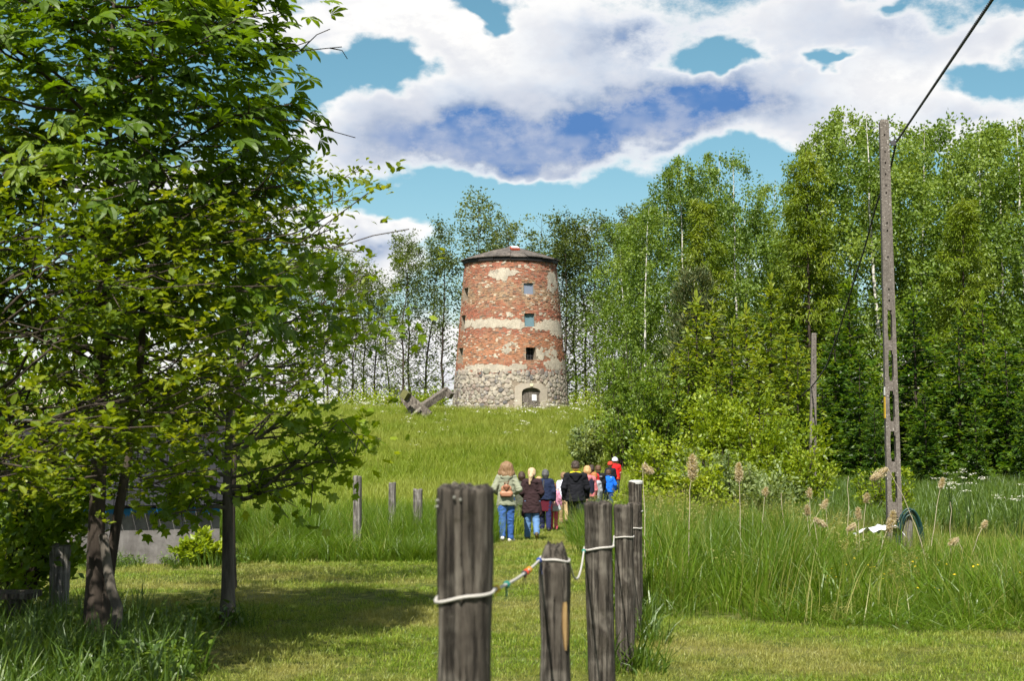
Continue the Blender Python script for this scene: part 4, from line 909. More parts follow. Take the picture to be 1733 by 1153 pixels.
    for k, (c_, an, rr) in enumerate(stones):
        hgt = rng.uniform(.018, .042); V = []
        for fr, ho in ((1.0, -.02), (.97, hgt * .85), (.62, hgt)):
            rv = rr * fr * (1 + rng.normal(0, .05, 8)); V.append(cone((c_[0] + np.cos(an) * rv) / rm, np.maximum(c_[1] + np.sin(an) * rv, TZ - .1), ho + rng.normal(0, .008, 8)))
        V.append(cone(np.array([c_[0] / rm]), np.array([c_[1]]), hgt * 1.02)); V = np.concatenate(V)
        j = np.arange(8); j2 = (j + 1) % 8
        F = [np.vstack([np.stack([j, j2, 8 + j2, 8 + j], -1), np.stack([8 + j, 8 + j2, 16 + j2, 16 + j], -1)]), np.stack([16 + j, 16 + j2, np.full(8, 24)], -1)]
        if k < 298: link('stone', mesh_np('stone', V, F, sm[int(rng.integers(len(sm)))], smooth=True), T)
        else: rest.add(V, F)
    if rest.v: ob = rest.build('small_stone', sm[0], T, True); ob['kind'] = 'stuff'
    # --- rendered arch round the door
    mb = MB(); n = 16; zsp, ztop = zpx(664), zpx(656.5); hw = .68; w_out = 1.2
    a_ = np.linspace(-1, 1, n + 1); inner = np.stack([a_ * hw, zsp + (ztop - zsp) * np.sqrt(np.maximum(0, 1 - a_ ** 2)) ], -1)
    inner = np.vstack([[-hw, TZ], inner, [hw, TZ]]); o_t = zpx(649)
    outer = np.stack([np.clip(inner[:, 0] * 1.75, -w_out, w_out), np.where(inner[:, 1] <= TZ + .01, TZ, np.minimum(o_t, inner[:, 1] + .36 - .18 * np.abs(inner[:, 0] / hw) ** 4))], -1); outer[0], outer[-1] = (-w_out, TZ), (w_out, TZ)
    rd = trad(TZ + 1); outw = lambda q, off: cone(thd + q[:, 0] / rd, q[:, 1], off)
    outer[:, 0] += np.array([.06 * math.sin(k * 2.3) for k in range(len(outer))])
    k = np.arange(len(inner) - 1); N_ = len(inner)
    V = np.vstack([outw(inner, .1), outw(outer, .085), outw(inner, -.25), outw(outer, -.02)])
    mb.add(V, np.vstack([np.stack([k, k + 1, N_ + k + 1, N_ + k], -1), np.stack([2 * N_ + k, 2 * N_ + k + 1, k + 1, k], -1), np.stack([N_ + k, N_ + k + 1, 3 * N_ + k + 1, 3 * N_ + k], -1)]))
    mm = mat_flat('door_render', (.34, .3, .245), .95, .25, 5, .02, .6); ob = mb.build('arch_surround', mm, T); ob['label'] = 'smooth grey render around the arched door'; recalc(ob.data)
    mb = MB(); q = np.array([(-.09, zpx(654.5)), (.09, zpx(654.5)), (.13, zpx(649.5)), (-.13, zpx(649.5))]); mb.hexa(np.vstack([outw(q, .08), outw(q, .15)])); ob = mb.build('keystone', mat_flat('keystone', (.62, .57, .4), .9), T); recalc(ob.data)
    # --- door: planks, rails, notice
    M['old_wood'] = mat_wood('old_wood', (.07, .06, .05), (.15, .13, .115), (.24, .215, .19), 16, .1)
    dr = empty('door', (0, 0, 0)); dr.parent = T
    rg = random.Random(5)
    for k in range(8):
        x0 = -.7 + k * .175; q = np.array([(x0 + .006, TZ - .1), (x0 + .168, TZ - .1), (x0 + .168, ztop + .02), (x0 + .006, ztop + .02)])
        d = -.12 + rg.uniform(-.012, .012); mb = MB(); mb.hexa(np.vstack([outw(q, d - .04), outw(q, d)])); ob = mb.build('plank', M['old_wood'], dr); recalc(ob.data)
    for (za, zb, off) in ((zpx(666.5), zpx(664.5), -.06), (zpx(681.5), zpx(680), -.07)):
        q = np.array([(-.69, za), (.69, za), (.69, zb), (-.69, zb)]); mb = MB(); mb.hexa(np.vstack([outw(q, off - .05), outw(q, off)])); ob = mb.build('rail', M['old_wood'], dr); recalc(ob.data)
    q = np.array([(.08, zpx(678.5)), (.44, zpx(678.5)), (.44, zpx(668)), (.08, zpx(668))]); mb = MB(); mb.hexa(np.vstack([outw(q, -.09), outw(q, -.078)])); ob = mb.build('notice', mat_flat('paper', (.68, .68, .69), .6, .12, 4), dr); recalc(ob.data); ob['label'] = 'white sheet of paper pinned to the door'
    # --- windows
    sh = [mat_flat('shutter_blue_grey', (.17, .2, .26), .6, .12, 5), mat_flat('shutter_teal', (.12, .2, .235), .6, .15, 5)]
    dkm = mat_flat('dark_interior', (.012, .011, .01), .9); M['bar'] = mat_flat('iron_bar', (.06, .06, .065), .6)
    lint = mat_wood('lintel_wood', (.09, .06, .035), (.2, .13, .07), (.3, .2, .1), 12, .2)
    for k, (t, w, a, b) in enumerate(wins):
        r = trad((a + b) / 2); dw = w / r; W = empty('window'); W.parent = T
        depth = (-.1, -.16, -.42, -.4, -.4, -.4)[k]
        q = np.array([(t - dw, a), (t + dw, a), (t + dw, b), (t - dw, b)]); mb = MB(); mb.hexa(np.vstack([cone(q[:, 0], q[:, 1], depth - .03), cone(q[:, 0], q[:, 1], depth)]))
        ob = mb.build('shutter' if k < 2 else 'dark_backing', sh[k] if k < 2 else dkm, W); recalc(ob.data)  # unshuttered openings end in a black sheet standing for the unlit inside
        if k == 0:
            q = np.array([(t - dw * 1.35, b + .1), (t + dw * 1.3, b + .1), (t + dw * 1.3, b + .2), (t - dw * 1.35, b + .2)]); mb = MB(); mb.hexa(np.vstack([cone(q[:, 0], q[:, 1], -.1), cone(q[:, 0], q[:, 1], .045)])); ob = mb.build('lintel', lint, W); recalc(ob.data)
        if k < 2:
            for s_ in (-1, 1):
                q = np.array([(t + s_ * dw * .96 - .008, a), (t + s_ * dw * .96 + .008, a), (t + s_ * dw * .96 + .008, b), (t + s_ * dw * .96 - .008, b)]); mb = MB(); mb.hexa(np.vstack([cone(q[:, 0], q[:, 1], depth), cone(q[:, 0], q[:, 1], depth + .03)])); ob = mb.build('frame', sh[k], W); recalc(ob.data)
        if k >= 2:
            for c_ in range(2 if k == 2 else 1):
                tt = t + (-.33 + .66 * c_) * dw if k == 2 else t; mb = MB(); mb.tube(np.stack([cone(tt, a, depth + .08), cone(tt, b, depth + .08)]), .016, 5); mb.build('bar', M['bar'], W)
            if k == 2:
                for c_ in (.36, .68): mb = MB(); zc_ = a + (b - a) * c_; mb.tube(cone(np.linspace(t - dw, t + dw, 4), zc_, depth + .08), .014, 5); mb.build('bar', M['bar'], W)
    # --- grey post at the left foot of the wall
    mb = MB(); q = np.array([(R(-66), TZ - .05), (R(-62.5), TZ - .05), (R(-62.5), TZ + 1.75), (R(-66), TZ + 1.65)]); mb.hexa(np.vstack([cone(q[:, 0], q[:, 1], -.02), cone(q[:, 0], q[:, 1], .17)])); ob = mb.build('buttress_board', M['old_wood'], T); recalc(ob.data)
    # --- roof
    m, g, out = newmat('roof_felt'); f = g.noise(objco(g), 3.5, 6, .7); f2 = g.noise(mapped(g, objco(g), (1, 1, 4)), 1.2, 3, .6)
    c = ramp(g, f, [(.3, (.035, .03, .027)), (.52, (.085, .075, .066)), (.72, (.18, .16, .14))]); c = g.mix(g.m('MULTIPLY', g.ss(f2, .5, .62), .4), c, (.2, .165, .14)); principled(g, out, c, .85, f, .8, .03, .2); felt = m
    fas = mat_flat('tarred_board', (.016, .015, .015), .7, .4, 6)
    RF = empty('roof', (0, 0, TZ1 - TZ)); RF.parent = T
    rs = [3.5, 2.7, 1.9, 1.1, .42, .02]; hs = [-.03, .26, .5, .74, .9, .96]; ns = 18
    rng = np.random.default_rng(92)
    for k in range(ns):
        t0, t1 = 2 * math.pi * k / ns, 2 * math.pi * (k + 1) / ns - .006; V = []; lift = rng.normal(0, .012); dr_ = rng.normal(0, .03)
        for side in (0, -.05):
            for r_, h_ in zip(rs, hs):
                for t_ in (t0, t1): V.append(((r_ + (dr_ if r_ > 3 else 0)) * math.sin(t_), -(r_ + (dr_ if r_ > 3 else 0)) * math.cos(t_), h_ + lift + side + (rng.normal(0, .012) if r_ > 1 else 0)))
        n_ = 12; F = []
        for j in range(5):
            a0 = 2 * j; F += [(a0, a0 + 1, a0 + 3, a0 + 2), (n_ + a0, n_ + a0 + 2, n_ + a0 + 3, n_ + a0 + 1), (a0, a0 + 2, n_ + a0 + 2, n_ + a0), (a0 + 1, n_ + a0 + 1, n_ + a0 + 3, a0 + 3)]
        F += [(0, n_, n_ + 1, 1)]
        link('roof_panel', mesh_np('roof_panel', np.array(V), np.array(F), felt), RF)
        mb = MB(); ra, rb = 3.3, 3.38; t1b = t1 - .004; za, zb = -.33 + rng.normal(0, .015), -.075
        mb.hexa(np.array([(ra * math.sin(t0), -ra * math.cos(t0), za), (ra * math.sin(t1b), -ra * math.cos(t1b), za), (rb * math.sin(t1b), -rb * math.cos(t1b), za), (rb * math.sin(t0), -rb * math.cos(t0), za),
                          (ra * math.sin(t0), -ra * math.cos(t0), zb), (ra * math.sin(t1b), -ra * math.cos(t1b), zb), (rb * math.sin(t1b), -rb * math.cos(t1b), zb), (rb * math.sin(t0), -rb * math.cos(t0), zb)]))
        ob = mb.build('fascia_board', fas, RF); recalc(ob.data)
    mb = MB(); mb.tube([(0, 0, .9), (0, 0, .98), (0, 0, 1.02)], [.3, .22, .04], 12); mb.build('roof_cap', felt, RF)
    # skylight hatch
    H = MB(); t_ = R(12); sl_ = math.atan2(.28, .8)
    from mathutils import Matrix
    Mx = Matrix.Rotation(t_, 3, 'Z') @ Matrix.Rotation(sl_, 3, 'X'); cpos = np.array([1.45 * math.sin(t_), -1.45 * math.cos(t_), .69])
    H.box(cpos, (.6, .55, .12), Mx); ob = H.build('hatch_frame', mat_flat('red_paint', (.4, .07, .035), .6), RF); ob['label'] = 'red framed roof hatch with a pale lid'
    H2 = MB(); H2.box(cpos + np.asarray(Mx) @ np.array([0, 0, .1]), (.5, .45, .03), Mx); H2.build('hatch_lid', mat_flat('hatch_lid', (.7, .71, .74), .3, .05, 4, spec=.5), ob)
    # flat stones by the wall foot
    for k, (px_, w_) in enumerate(((812, 1.3), (834, .7))):
        p = at(px_, 690, 95.2); rng2 = np.random.default_rng(95 + k); mb = MB(); an = np.linspace(0, 2 * math.pi, 9)[:-1]; V = []
        for fr, z_ in ((1, 0), (1.02, .12), (.85, .19)): V.append(np.stack([w_ / 2 * fr * np.cos(an) * rng2.uniform(.85, 1.1, 8), .3 * fr * np.sin(an) * rng2.uniform(.85, 1.1, 8), np.full(8, z_ + .16)], -1))
        V = np.concatenate(V + [np.array([[0, 0, .36]])]); j = np.arange(8); j2 = (j + 1) % 8
        o = link('flat_stone', mesh_np('flat_stone', V, [np.vstack([np.stack([j, j2, 8 + j2, 8 + j], -1), np.stack([8 + j, 8 + j2, 16 + j2, 16 + j], -1)]), np.stack([16 + j, 16 + j2, np.full(8, 24)], -1)], sm[5 - k], smooth=True), None, (p.x, 95.2, zg1(p.x, 95.2) + .1))
        tag(o, ['long flat stone lying in the grass below the tower wall', 'small flat stone right of the long one at the tower foot'][k], 'stone')
build_tower()

# ------------------------------------------------------------------ fallen windmill beams left of the tower
def beam(mb, a, b, w, h, roll=0.0):
    a, b = Vector(a), Vector(b); d = (b - a).normalized(); up = Vector((0, 0, 1)); s = d.cross(up).normalized(); u = s.cross(d)
    s, u = s * math.cos(roll) + u * math.sin(roll), u * math.cos(roll) - s * math.sin(roll)
    V = []
    for p in (a, b):
        for (x, y) in ((-1, -1), (1, -1), (1, 1), (-1, 1)): V.append(p + s * x * w / 2 + u * y * h / 2)
    mb.add(np.array(V), np.array([[0, 1, 2, 3], [4, 7, 6, 5], [0, 4, 5, 1], [1, 5, 6, 2], [2, 6, 7, 3], [3, 7, 4, 0]]))
def build_beams():
    c = at(706, 690, 90); z0 = zg1(c.x, 90); o = empty('fallen_windmill_shaft', (c.x, 90, z0)); tag(o, 'weathered fallen windmill beams crossed on the hill left of the tower', 'timber')
    def L(px, py, Y): p = at(px, py, Y - 3); return (p.x - c.x, p.y - 90, p.z - z0)
    w = mat_wood('beam_wood', (.05, .042, .036), (.13, .112, .096), (.23, .205, .175), 9, .5)
    for (a, b, W, H) in ((L(683, 667, 92.6), L(727, 704, 92.2), .5, .55), (L(757, 661, 94.5), L(690, 706, 93.2), .42, .42), (L(684, 672, 93.8), L(706, 706, 93.6), .45, .5)):
        mb = MB(); beam(mb, a, b, W, H, .15); mb.build('beam', w, o)
    mb = MB(); beam(mb, L(752, 660, 94.6), L(764, 671, 94.2), .34, .4); mb.build('tenon_block', w, o)
    mb = MB(); beam(mb, L(712, 690, 91.9), L(688, 710, 91.6), .1, .1); mb.build('thin_pole', mat_wood('pale_wood', (.2, .18, .15), (.34, .31, .27), (.45, .42, .37)), o)
    mb = MB(); beam(mb, L(682, 666, 92.3), L(690, 672, 92.1), .42, .5, .15); mb.build('moss_cap', mat_flat('moss_wood', (.12, .12, .045), .95, .4, 8, .02), o)
build_beams()
# ------------------------------------------------------------------ fence posts and rope
M['post_wood'] = mat_wood('post_wood', (.016, .013, .011), (.07, .06, .049), (.18, .162, .136), 30, .12)
M['post_grey'] = mat_wood('post_grey', (.05, .045, .04), (.15, .138, .125), (.27, .255, .235), 17, .08)
M['rope'] = mat_flat('rope', (.42, .4, .37), .85, .2, 60)
def post_mesh(name, r, h, seed, mat, pinch=0.0, jag=.02, cone_top=0.0, lean=(0, 0)):
    rng = np.random.default_rng(seed); ns, nz = 72, 60; t = np.linspace(0, 2 * math.pi, ns, endpoint=False); z = np.concatenate([np.linspace(-.25, h * .9, nz - 12), np.linspace(h * .9, h, 13)[1:]])
    T_, Z = np.meshgrid(t, z); Tw = T_ + .25 * (fbm(np.stack([np.cos(T_), np.sin(T_), Z * 1.5 + seed], -1), 2) - .5)
    g1 = fbm(np.stack([np.cos(T_) * 1.6, np.sin(T_) * 1.6, Z * 1.3 + seed], -1), 3) - .5
    g2 = fbm(np.stack([np.cos(Tw) * 7, np.sin(Tw) * 7, Z * 1.6 + seed * 2], -1), 4) - .5
    g3 = fbm(np.stack([np.cos(Tw) * 3, np.sin(Tw) * 3, Z * 12 + seed * 3], -1), 3) - .5
    rr = r * (1 + .3 * g1 + .085 * g2 + .06 * g3 - pinch * np.exp(-((Z - h * .72) / .16) ** 2) + .06 * np.clip((Z - h + .1) / .1, 0, 1))
    for k in range(3):                                      # drying cracks
        c = rng.uniform(0, 6.28); a, b = sorted(rng.uniform(.1, 1.05, 2) * h); dd = np.abs((T_ - c + .12 * np.sin(Z * 5) + math.pi) % (2 * math.pi) - math.pi)
        rr -= r * .16 * np.exp(-(dd / .06) ** 2) * ((Z > a) & (Z < b + .2))
    rr *= 1 - cone_top * np.clip((Z - h + .09) / .09, 0, 1) ** 1.4
    topn = (vnoise(np.stack([np.cos(t) * 1.6, np.sin(t) * 1.6, np.full(ns, seed)], -1)) - .5) * jag * 2
    Zt = Z + np.clip((Z - h * .85) / (h * .15), 0, 1) * topn[None]
    V = np.stack([rr * np.cos(T_) + lean[0] * Z, rr * np.sin(T_) + lean[1] * Z, Zt], -1)
    ring2 = V[-1] * np.array([.8, .8, 1]) + np.array([.2 * lean[0] * h, .2 * lean[1] * h, .008]); ring2[:, 2] += rng.normal(0, .004, ns)
    ring3 = V[-1] * np.array([.4, .4, 1]) + np.array([.6 * lean[0] * h, .6 * lean[1] * h, .006]); cc = np.array([[lean[0] * h, lean[1] * h, V[-1][:, 2].mean()]])
    nzt = nz + 2; V = np.vstack([V.reshape(-1, 3), ring2, ring3, cc]); i = np.arange(nzt - 1)[:, None] * ns; j = np.arange(ns)[None]; k = (j + 1) % ns
    F = np.stack([i + j, i + k, i + ns + k, i + ns + j], -1).reshape(-1, 4); b = (nzt - 1) * ns; jj = np.arange(ns)
    return mesh_np(name, V, [F, np.stack([b + jj, b + (jj + 1) % ns, np.full(ns, len(V) - 1)], -1)], mat, smooth=True)
POSTS = []
def build_posts():
    spec = [  # photo x of the axis, top y, depth, radius, pinch, jag, cone, lean x, label
        (787, 829, 3.6, .0715, .07, .008, .05, .008, 'thick dark wooden post nearest the camera, flat mossy top'),
        (939, 926, 5.1, .058, .1, .014, .42, .0, 'shortest post by the rope, pointed rotten top with a pale bare strip'),
        (1012, 853, 7.2, .0685, .0, .006, .04, -.022, 'dark post with flat top, third from the camera along the rope'),
        (1054, 858, 10.1, .068, .05, .012, .04, -.016, 'post with slanted top leaning left, fourth from the camera along the rope'),
        (1073, 854, 11.7, .058, .0, .01, .05, .0, 'post half hidden behind the fourth one along the rope'),
        (1075, 817, 14.3, .068, .0, .01, .03, -.005, 'farthest post on the rope with a white-capped top')]
    for k, (px, py, Y, r, pi_, jag, ct, lx, lab) in enumerate(spec):
        p = at(px, py, Y); z0 = zg1(p.x, Y); h = p.z - z0; x = p.x - lx * h
        o = empty('fence_post', (x, Y, z0)); tag(o, lab, 'post', 'fence posts along the rope')
        pm = post_mesh('post', r, h, 800 + k, M['post_wood'], pi_, jag, ct, (lx, 0)); link('timber', pm, o); co = np.zeros(len(pm.vertices) * 3, np.float32); pm.vertices.foreach_get('co', co); POSTS.append((x, Y, z0, h, r, lx, co.reshape(-1, 3)[:60 * 72].reshape(60, 72, 3)))
        if k == 1:                                          # bare wood where the bark split off
            V = []; n = 9
            for i in range(n):
                u = i / (n - 1); zc = h - .19 - .17 * u; wv = .012 * math.sin(math.pi * (.12 + .86 * u)) ** .6; rr = r * 1.03
                for s in (-1, 1): a = -math.pi / 2 + .62 + .1 * u + s * wv / r; V += [(rr * math.cos(a), rr * math.sin(a), zc), (rr * .8 * math.cos(a), rr * .8 * math.sin(a), zc)]
            F = []
            for i in range(n - 1): a = 4 * i; F += [(a, a + 2, a + 6, a + 4), (a, a + 4, a + 5, a + 1), (a + 2, a + 3, a + 7, a + 6)]
            b = link('bare_strip', mesh_np('bare_strip', np.array(V), np.array(F), mat_wood('fresh_wood', (.2, .12, .05), (.36, .23, .1), (.45, .32, .16))), o); recalc(b.data); b['label'] = 'pale yellow strip of bare wood'
        if k == 5:
            mb = MB(); mb.tube([(0, 0, h - .012), (0, 0, h + .012), (0, 0, h + .022)], [r * 1.02, r * 1.06, r * .7], 14); mb.build('white_cap', mat_flat('white_cap', (.5, .5, .48), .8), o)
        if k == 0:                                          # lichen dots and a tuft of moss
            rg = np.random.default_rng(5); mb = MB()
            for q in range(5):
                a = -math.pi / 2 + rg.uniform(-1, 1); zc = h - rg.uniform(.015, .04); d = np.array([math.cos(a), math.sin(a), 0]); mb.tube([d * (r * .98) + np.array([0, 0, zc]), d * (r * 1.075) + np.array([0, 0, zc])], [.004, .002], 7)
            mb.build('lichen', mat_flat('lichen', (.22, .22, .19), .95), o)
            P = np.stack([rg.uniform(-.01, .05, 60), rg.uniform(-.04, .04, 60), np.full(60, h - .005)], -1); V, F = leaf_cloud(P, unit(rg.normal(0, .5, P.shape) + np.array([0, 0, 1.])), unit(rg.normal(0, 1, P.shape)), rg.uniform(.006, .02, 60), T_NARROW); link('moss', mesh_np('moss', V, F, M['grass_weed'], np.full(len(V), .4)), o)
    for k, (px, py, Y, r, lab) in enumerate([(605, 807, 25, .075, 'tall grey weathered post, left one of three in the meadow grass'), (664, 818, 28, .07, 'thin grey post, middle one of three in the meadow grass'), (707, 829, 27, .088, 'short broad grey post, right one of three in the meadow grass')]):
        p = at(px, py, Y); z0 = zg1(p.x, Y); o = empty('fence_post', (p.x, Y, z0)); tag(o, lab, 'post', 'posts in the meadow grass')
        link('timber', post_mesh('post', r, p.z - z0, 820 + k, M['post_grey'], 0, .015, .05), o)
    # big grey post under the left trees
    Y = 13.2; p = at(101, 925, Y); z0 = zg1(p.x, Y); o = empty('old_post', (p.x, Y, z0)); tag(o, 'broad grey post standing under the trees at the left', 'post'); link('timber', post_mesh('post', .088, p.z - z0, 830, M['post_grey'], 0, .02, .0, (.01, 0)), o)
    # leaning prop against the chestnut
    Y = 11.05; a = at(212, 1112, Y); b = at(172, 905, 11.25); z0 = zg1(a.x, Y); mb = MB(); n = 8; s = np.linspace(0, 1, n)[:, None]
    P = np.array([0, 0, -.05]) * (1 - s) + np.array([b.x - a.x, .2, b.z - z0]) * s + np.random.default_rng(3).normal(0, .006, (n, 3)); mb.tube(P, np.linspace(.047, .036, n), 9)
    o = empty('wooden_prop', (a.x, Y, z0)); tag(o, 'rough brown stake leaning against the chestnut trunk', 'stake'); mb.build('stake', M['bark_grey'], o, True)
build_posts()
def build_rope():
    tie = [1014, 950, 929, 910, 895, 866]                   # photo y of the rope on each post
    rp = []; ring = []
    for (x, Y, z0, h, r, lx, G), py in zip(POSTS, tie):
        z = at(866, py, Y - r).z; row = G[np.argmin(np.abs(G[:, 0, 2] - (z - z0)))] - np.array([lx * (z - z0), 0, 0]); ra = np.hypot(row[:, 0], row[:, 1]); ra = np.maximum.reduce([np.roll(ra, q) for q in range(-3, 4)])
        ring.append(np.append(ra, ra[0]) + .003); rp.append((x + lx * (z - z0), Y, z, float(ra[0]) + .002, float(ra[36]) + .002))
    o = empty('rope', (rp[0][0], rp[0][1], rp[0][2])); tag(o, 'white rope with coloured rag strips strung from post to post', 'rope'); org = np.array(rp[0][:3])
    for i, (x, Y, z, r, rl) in enumerate(rp):                   # a loop round each post
        a = np.linspace(0, 2 * math.pi, 73); tilt = (.012, -.004, .01, .002, 0, 0)[i]
        P = np.stack([x + ring[i] * np.cos(a), Y + ring[i] * np.sin(a), z + tilt * np.cos(a) + .003 * np.sin(3 * a)], -1) - org; mb = MB(); mb.tube(P, .0042 if i < 2 else .0055, 7, False); mb.build('loop', M['rope'], o, True)
    sag = [.012, .11, .02, .02, .03]; spans = []
    for i in range(5):
        x, Y, z, r, _ = rp[i]; x2, Y2, z2, _, r2 = rp[i + 1]; A = np.array([x + r, Y, z + (.012 if i == 0 else 0)]); B = np.array([x2 - r2, Y2, z2]); s = np.linspace(0, 1, 18)[:, None]
        P = A + (B - A) * s; P[:, 2] -= (4 * sag[i] * s * (1 - s))[:, 0]; mb = MB(); mb.tube(P - org, .0044, 7, False); mb.build('span', M['rope'], o, True); spans.append(P - org)
    rg = np.random.default_rng(61)
    def rag(P, u, colr, L, name, w=.022):
        s = u * (len(P) - 1); i = int(s); c = P[i] + (P[min(i + 1, len(P) - 1)] - P[i]) * (s - i); mb = MB()
        t_ = unit(P[min(i + 1, len(P) - 1)] - P[i]); mb.tube(np.stack([c - t_ * .012, c, c + t_ * .012]), [.008, .0105, .008], 8)
        for q in range(2):
            n = 6; V = []; dx = rg.normal(0, .25); ph = rg.uniform(0, 6)
            for k in range(n):
                v = k / (n - 1); ce = c + np.array([dx * L * v, rg.normal(0, .004), -L * v * (1 - .25 * q)]); sd = t_ * w / 2 * (1 + .3 * math.sin(ph + v * 5)); wv = np.array([0, .006 * math.sin(ph + v * 7), 0]); V += [ce - sd + wv, ce + sd + wv, ce - sd + wv + np.array([0, .0015, 0]), ce + sd + wv + np.array([0, .0015, 0])]
            F = []
            for k in range(n - 1): a = 4 * k; F += [(a, a + 1, a + 5, a + 4), (a + 2, a + 6, a + 7, a + 3)]
            mb.add(np.array(V), np.array(F))
        ob = mb.build('rag', mat_fabric('rag_' + name, colr), o); ob['label'] = name + ' rag tied on the rope'
    rag(spans[0], .05, (.6, .38, .04), .02, 'yellow'); rag(spans[0], .22, (.01, .16, .13), .045, 'dark green'); rag(spans[0], .62, (.55, .06, .03), .02, 'red'); rag(spans[0], .58, (.04, .045, .05), .05, 'grey'); rag(spans[0], .97, (.02, .06, .28), .05, 'blue'); rag(spans[0], .7, (.5, .22, .03), .016, 'orange'); rag(spans[1], .96, (.02, .2, .16), .02, 'teal')
build_rope()

# ------------------------------------------------------------------ utility poles and cable
def build_poles():
    m, g, out = newmat('pole_concrete'); o_ = objco(g); f = g.noise(o_, 24, 5, .7); f2 = g.noise(mapped(g, o_, (1, 1, .15)), 7, 4, .6); f3 = g.noise(o_, 30, 2, .5)
    c = ramp(g, f, [(.3, (.08, .069, .06)), (.6, (.17, .15, .132)), (.8, (.28, .255, .228))]); c = g.mix(g.m('MULTIPLY', g.ss(f2, .52, .68), .55), c, (.085, .076, .066)); c = g.mix(g.m('MULTIPLY', g.ss(f3, .66, .7), .6), c, (.55, .53, .48)); principled(g, out, c, .95, f, .8, .01, .1); M['concrete'] = m
    def pole(px, py_top, Y, label, rz, lean):
        p = at(px, py_top, Y); x0 = p.x - lean * 8.4; z0 = zg1(x0, Y); H = p.z - z0
        o = empty('utility_pole', (x0, Y, z0 - .1)); o.rotation_euler = (0, 0, rz); tag(o, label, 'pole'); H += .1
        def wd(z): return .29 - .12 * z / H
        def dp(z): return .24 - .07 * z / H
        def blk(mb, u0, u1, za, zb, df=1.0):               # u from -1 to 1 across the front
            V = []
            for z in (za, zb):
                w, d = wd(z) / 2, dp(z) / 2 * df; V += [(u0 * w + lean * z, -d, z), (u1 * w + lean * z, -d, z), (u1 * w + lean * z, d, z), (u0 * w + lean * z, d, z)]
            mb.hexa(np.array(V))
        mb = MB(); nseg = 10
        for k in range(nseg):
            za, zb = H * k / nseg, H * (k + 1) / nseg; blk(mb, -1, -.4, za, zb); blk(mb, .4, 1, za, zb)
        mb.build('flange', M['concrete'], o)
        mb = MB(); zs = H * .56; sl_h = zs / 6.0
        for k in range(6):                                  # webs between the long slots
            za = sl_h * k; blk(mb, -.42, .42, za, za + .2, .72)
            for s in (-1, 1): blk(mb, s * .42 if s < 0 else .27, -.27 if s < 0 else .42, za + .2, za + .28, .7); blk(mb, s * .42 if s < 0 else .27, -.27 if s < 0 else .42, za + sl_h - .08, za + sl_h, .7)
        zc = zs
        holes = [.05, .11, .28, .42, .46, .62, .66, .72, .78, .84, .93]
        for hf in holes + [1.0]:
            zh = zs + (H - zs) * hf
            if hf == 1.0: blk(mb, -.42, .42, zc, H, .9); break
            blk(mb, -.42, .42, zc, zh - .022, .9); blk(mb, -.42, -.13, zh - .022, zh + .022, .9); blk(mb, .13, .42, zh - .022, zh + .022, .9); blk(mb, -.13, .13, zh - .022, zh + .022, .25); zc = zh + .022
        mb.build('web', M['concrete'], o)
        mb = MB(); w = wd(H); mb.box((lean * H, 0, H + .02), (w * .98, dp(H) * .98, .06), taper=.8); mb.build('top_cap', M['concrete'], o)
        return o, x0, z0 - .1, H, wd
    o, x0, z0, H, wd = pole(1496, 207, 28, 'tall slotted concrete utility pole standing in the reeds on the right', R(-6), -.012)
    pt = at(1517, 240, 28); zb = pt.z - z0
    mb = MB(); mb.tube([(-.012 * zb + .06, 0, zb - .02), (-.012 * zb + .16, -.02, zb), (-.012 * zb + .2, -.02, zb + .05), (-.012 * zb + .19, -.02, zb + .12)], .018, 7); mb.box((-.012 * zb + .17, -.02, zb - .03), (.1, .06, .09)); mb.build('hook', M['bar'], o)
    zs = at(1503, 690, 28).z - z0; mb = MB(); mb.box((-.012 * zs - wd(zs) / 2 - .008, -.02, zs), (.012, .15, .42)); b = mb.build('sign_plate', mat_flat('yellow_plate', (.6, .38, .015), .5, .15, 8), o); b['label'] = 'small yellow warning plate on the side of the pole'
    mb = MB(); mb.box((-.012 * zs - wd(zs) / 2 - .008, -.02, zs + .32), (.012, .13, .16)); mb.build('sign_plate', mat_flat('white_plate', (.6, .6, .58), .5), o)
    o2, x2, z2, H2, wd2 = pole(1379, 566, 54, 'smaller far concrete utility pole rising out of the bushes', R(-4), .02)
    # twisted overhead cable
    A = np.array(pt); C = np.array(at(1678, 0, 15)); D = np.array(at(1960, -420, 6.5)); B = np.array(at(1374, 655, 77.6)); E = np.array(at(1352, 672, 96))
    def twist(P, r, tr, pitch, name, par):
        seg = np.linalg.norm(np.diff(P, axis=0), axis=1); L = np.concatenate([[0], np.cumsum(seg)]); n = int(L[-1] / pitch * 7); l = np.linspace(0, L[-1], n); Q = np.stack([np.interp(l, L, P[:, k]) for k in range(3)], -1)
        T_ = unit(np.gradient(Q, axis=0)); A_ = unit(np.cross(T_, [0, 0, 1.])); B_ = np.cross(T_, A_)
        for k in range(2):
            ph = l / pitch * 2 * math.pi + k * math.pi; mb = MB(); mb.tube(Q + r * (np.cos(ph)[:, None] * A_ + np.sin(ph)[:, None] * B_), tr, 5, False); mb.build('strand', par[1], par[0], True)
    cb = mat_flat('cable_black', (.03, .028, .027), .6, .3, 30)
    c = empty('overhead_cable', (0, 0, 0)); tag(c, 'dark twisted overhead cable running to the tall pole from the top right', 'cable')
    s = np.linspace(0, 1, 24)[:, None]; P = (1 - s) ** 2 * A + 2 * s * (1 - s) * (C * 1.0 + (C - (A + D) / 2) * .0) + s * s * D
    P1 = A + (C - A) * np.linspace(0, 1, 12)[:, None]; P2 = C + (D - C) * np.linspace(0, 1, 12)[1:, None]; twist(np.vstack([P1, P2]), .011, .011, .2, 'a', (c, cb))
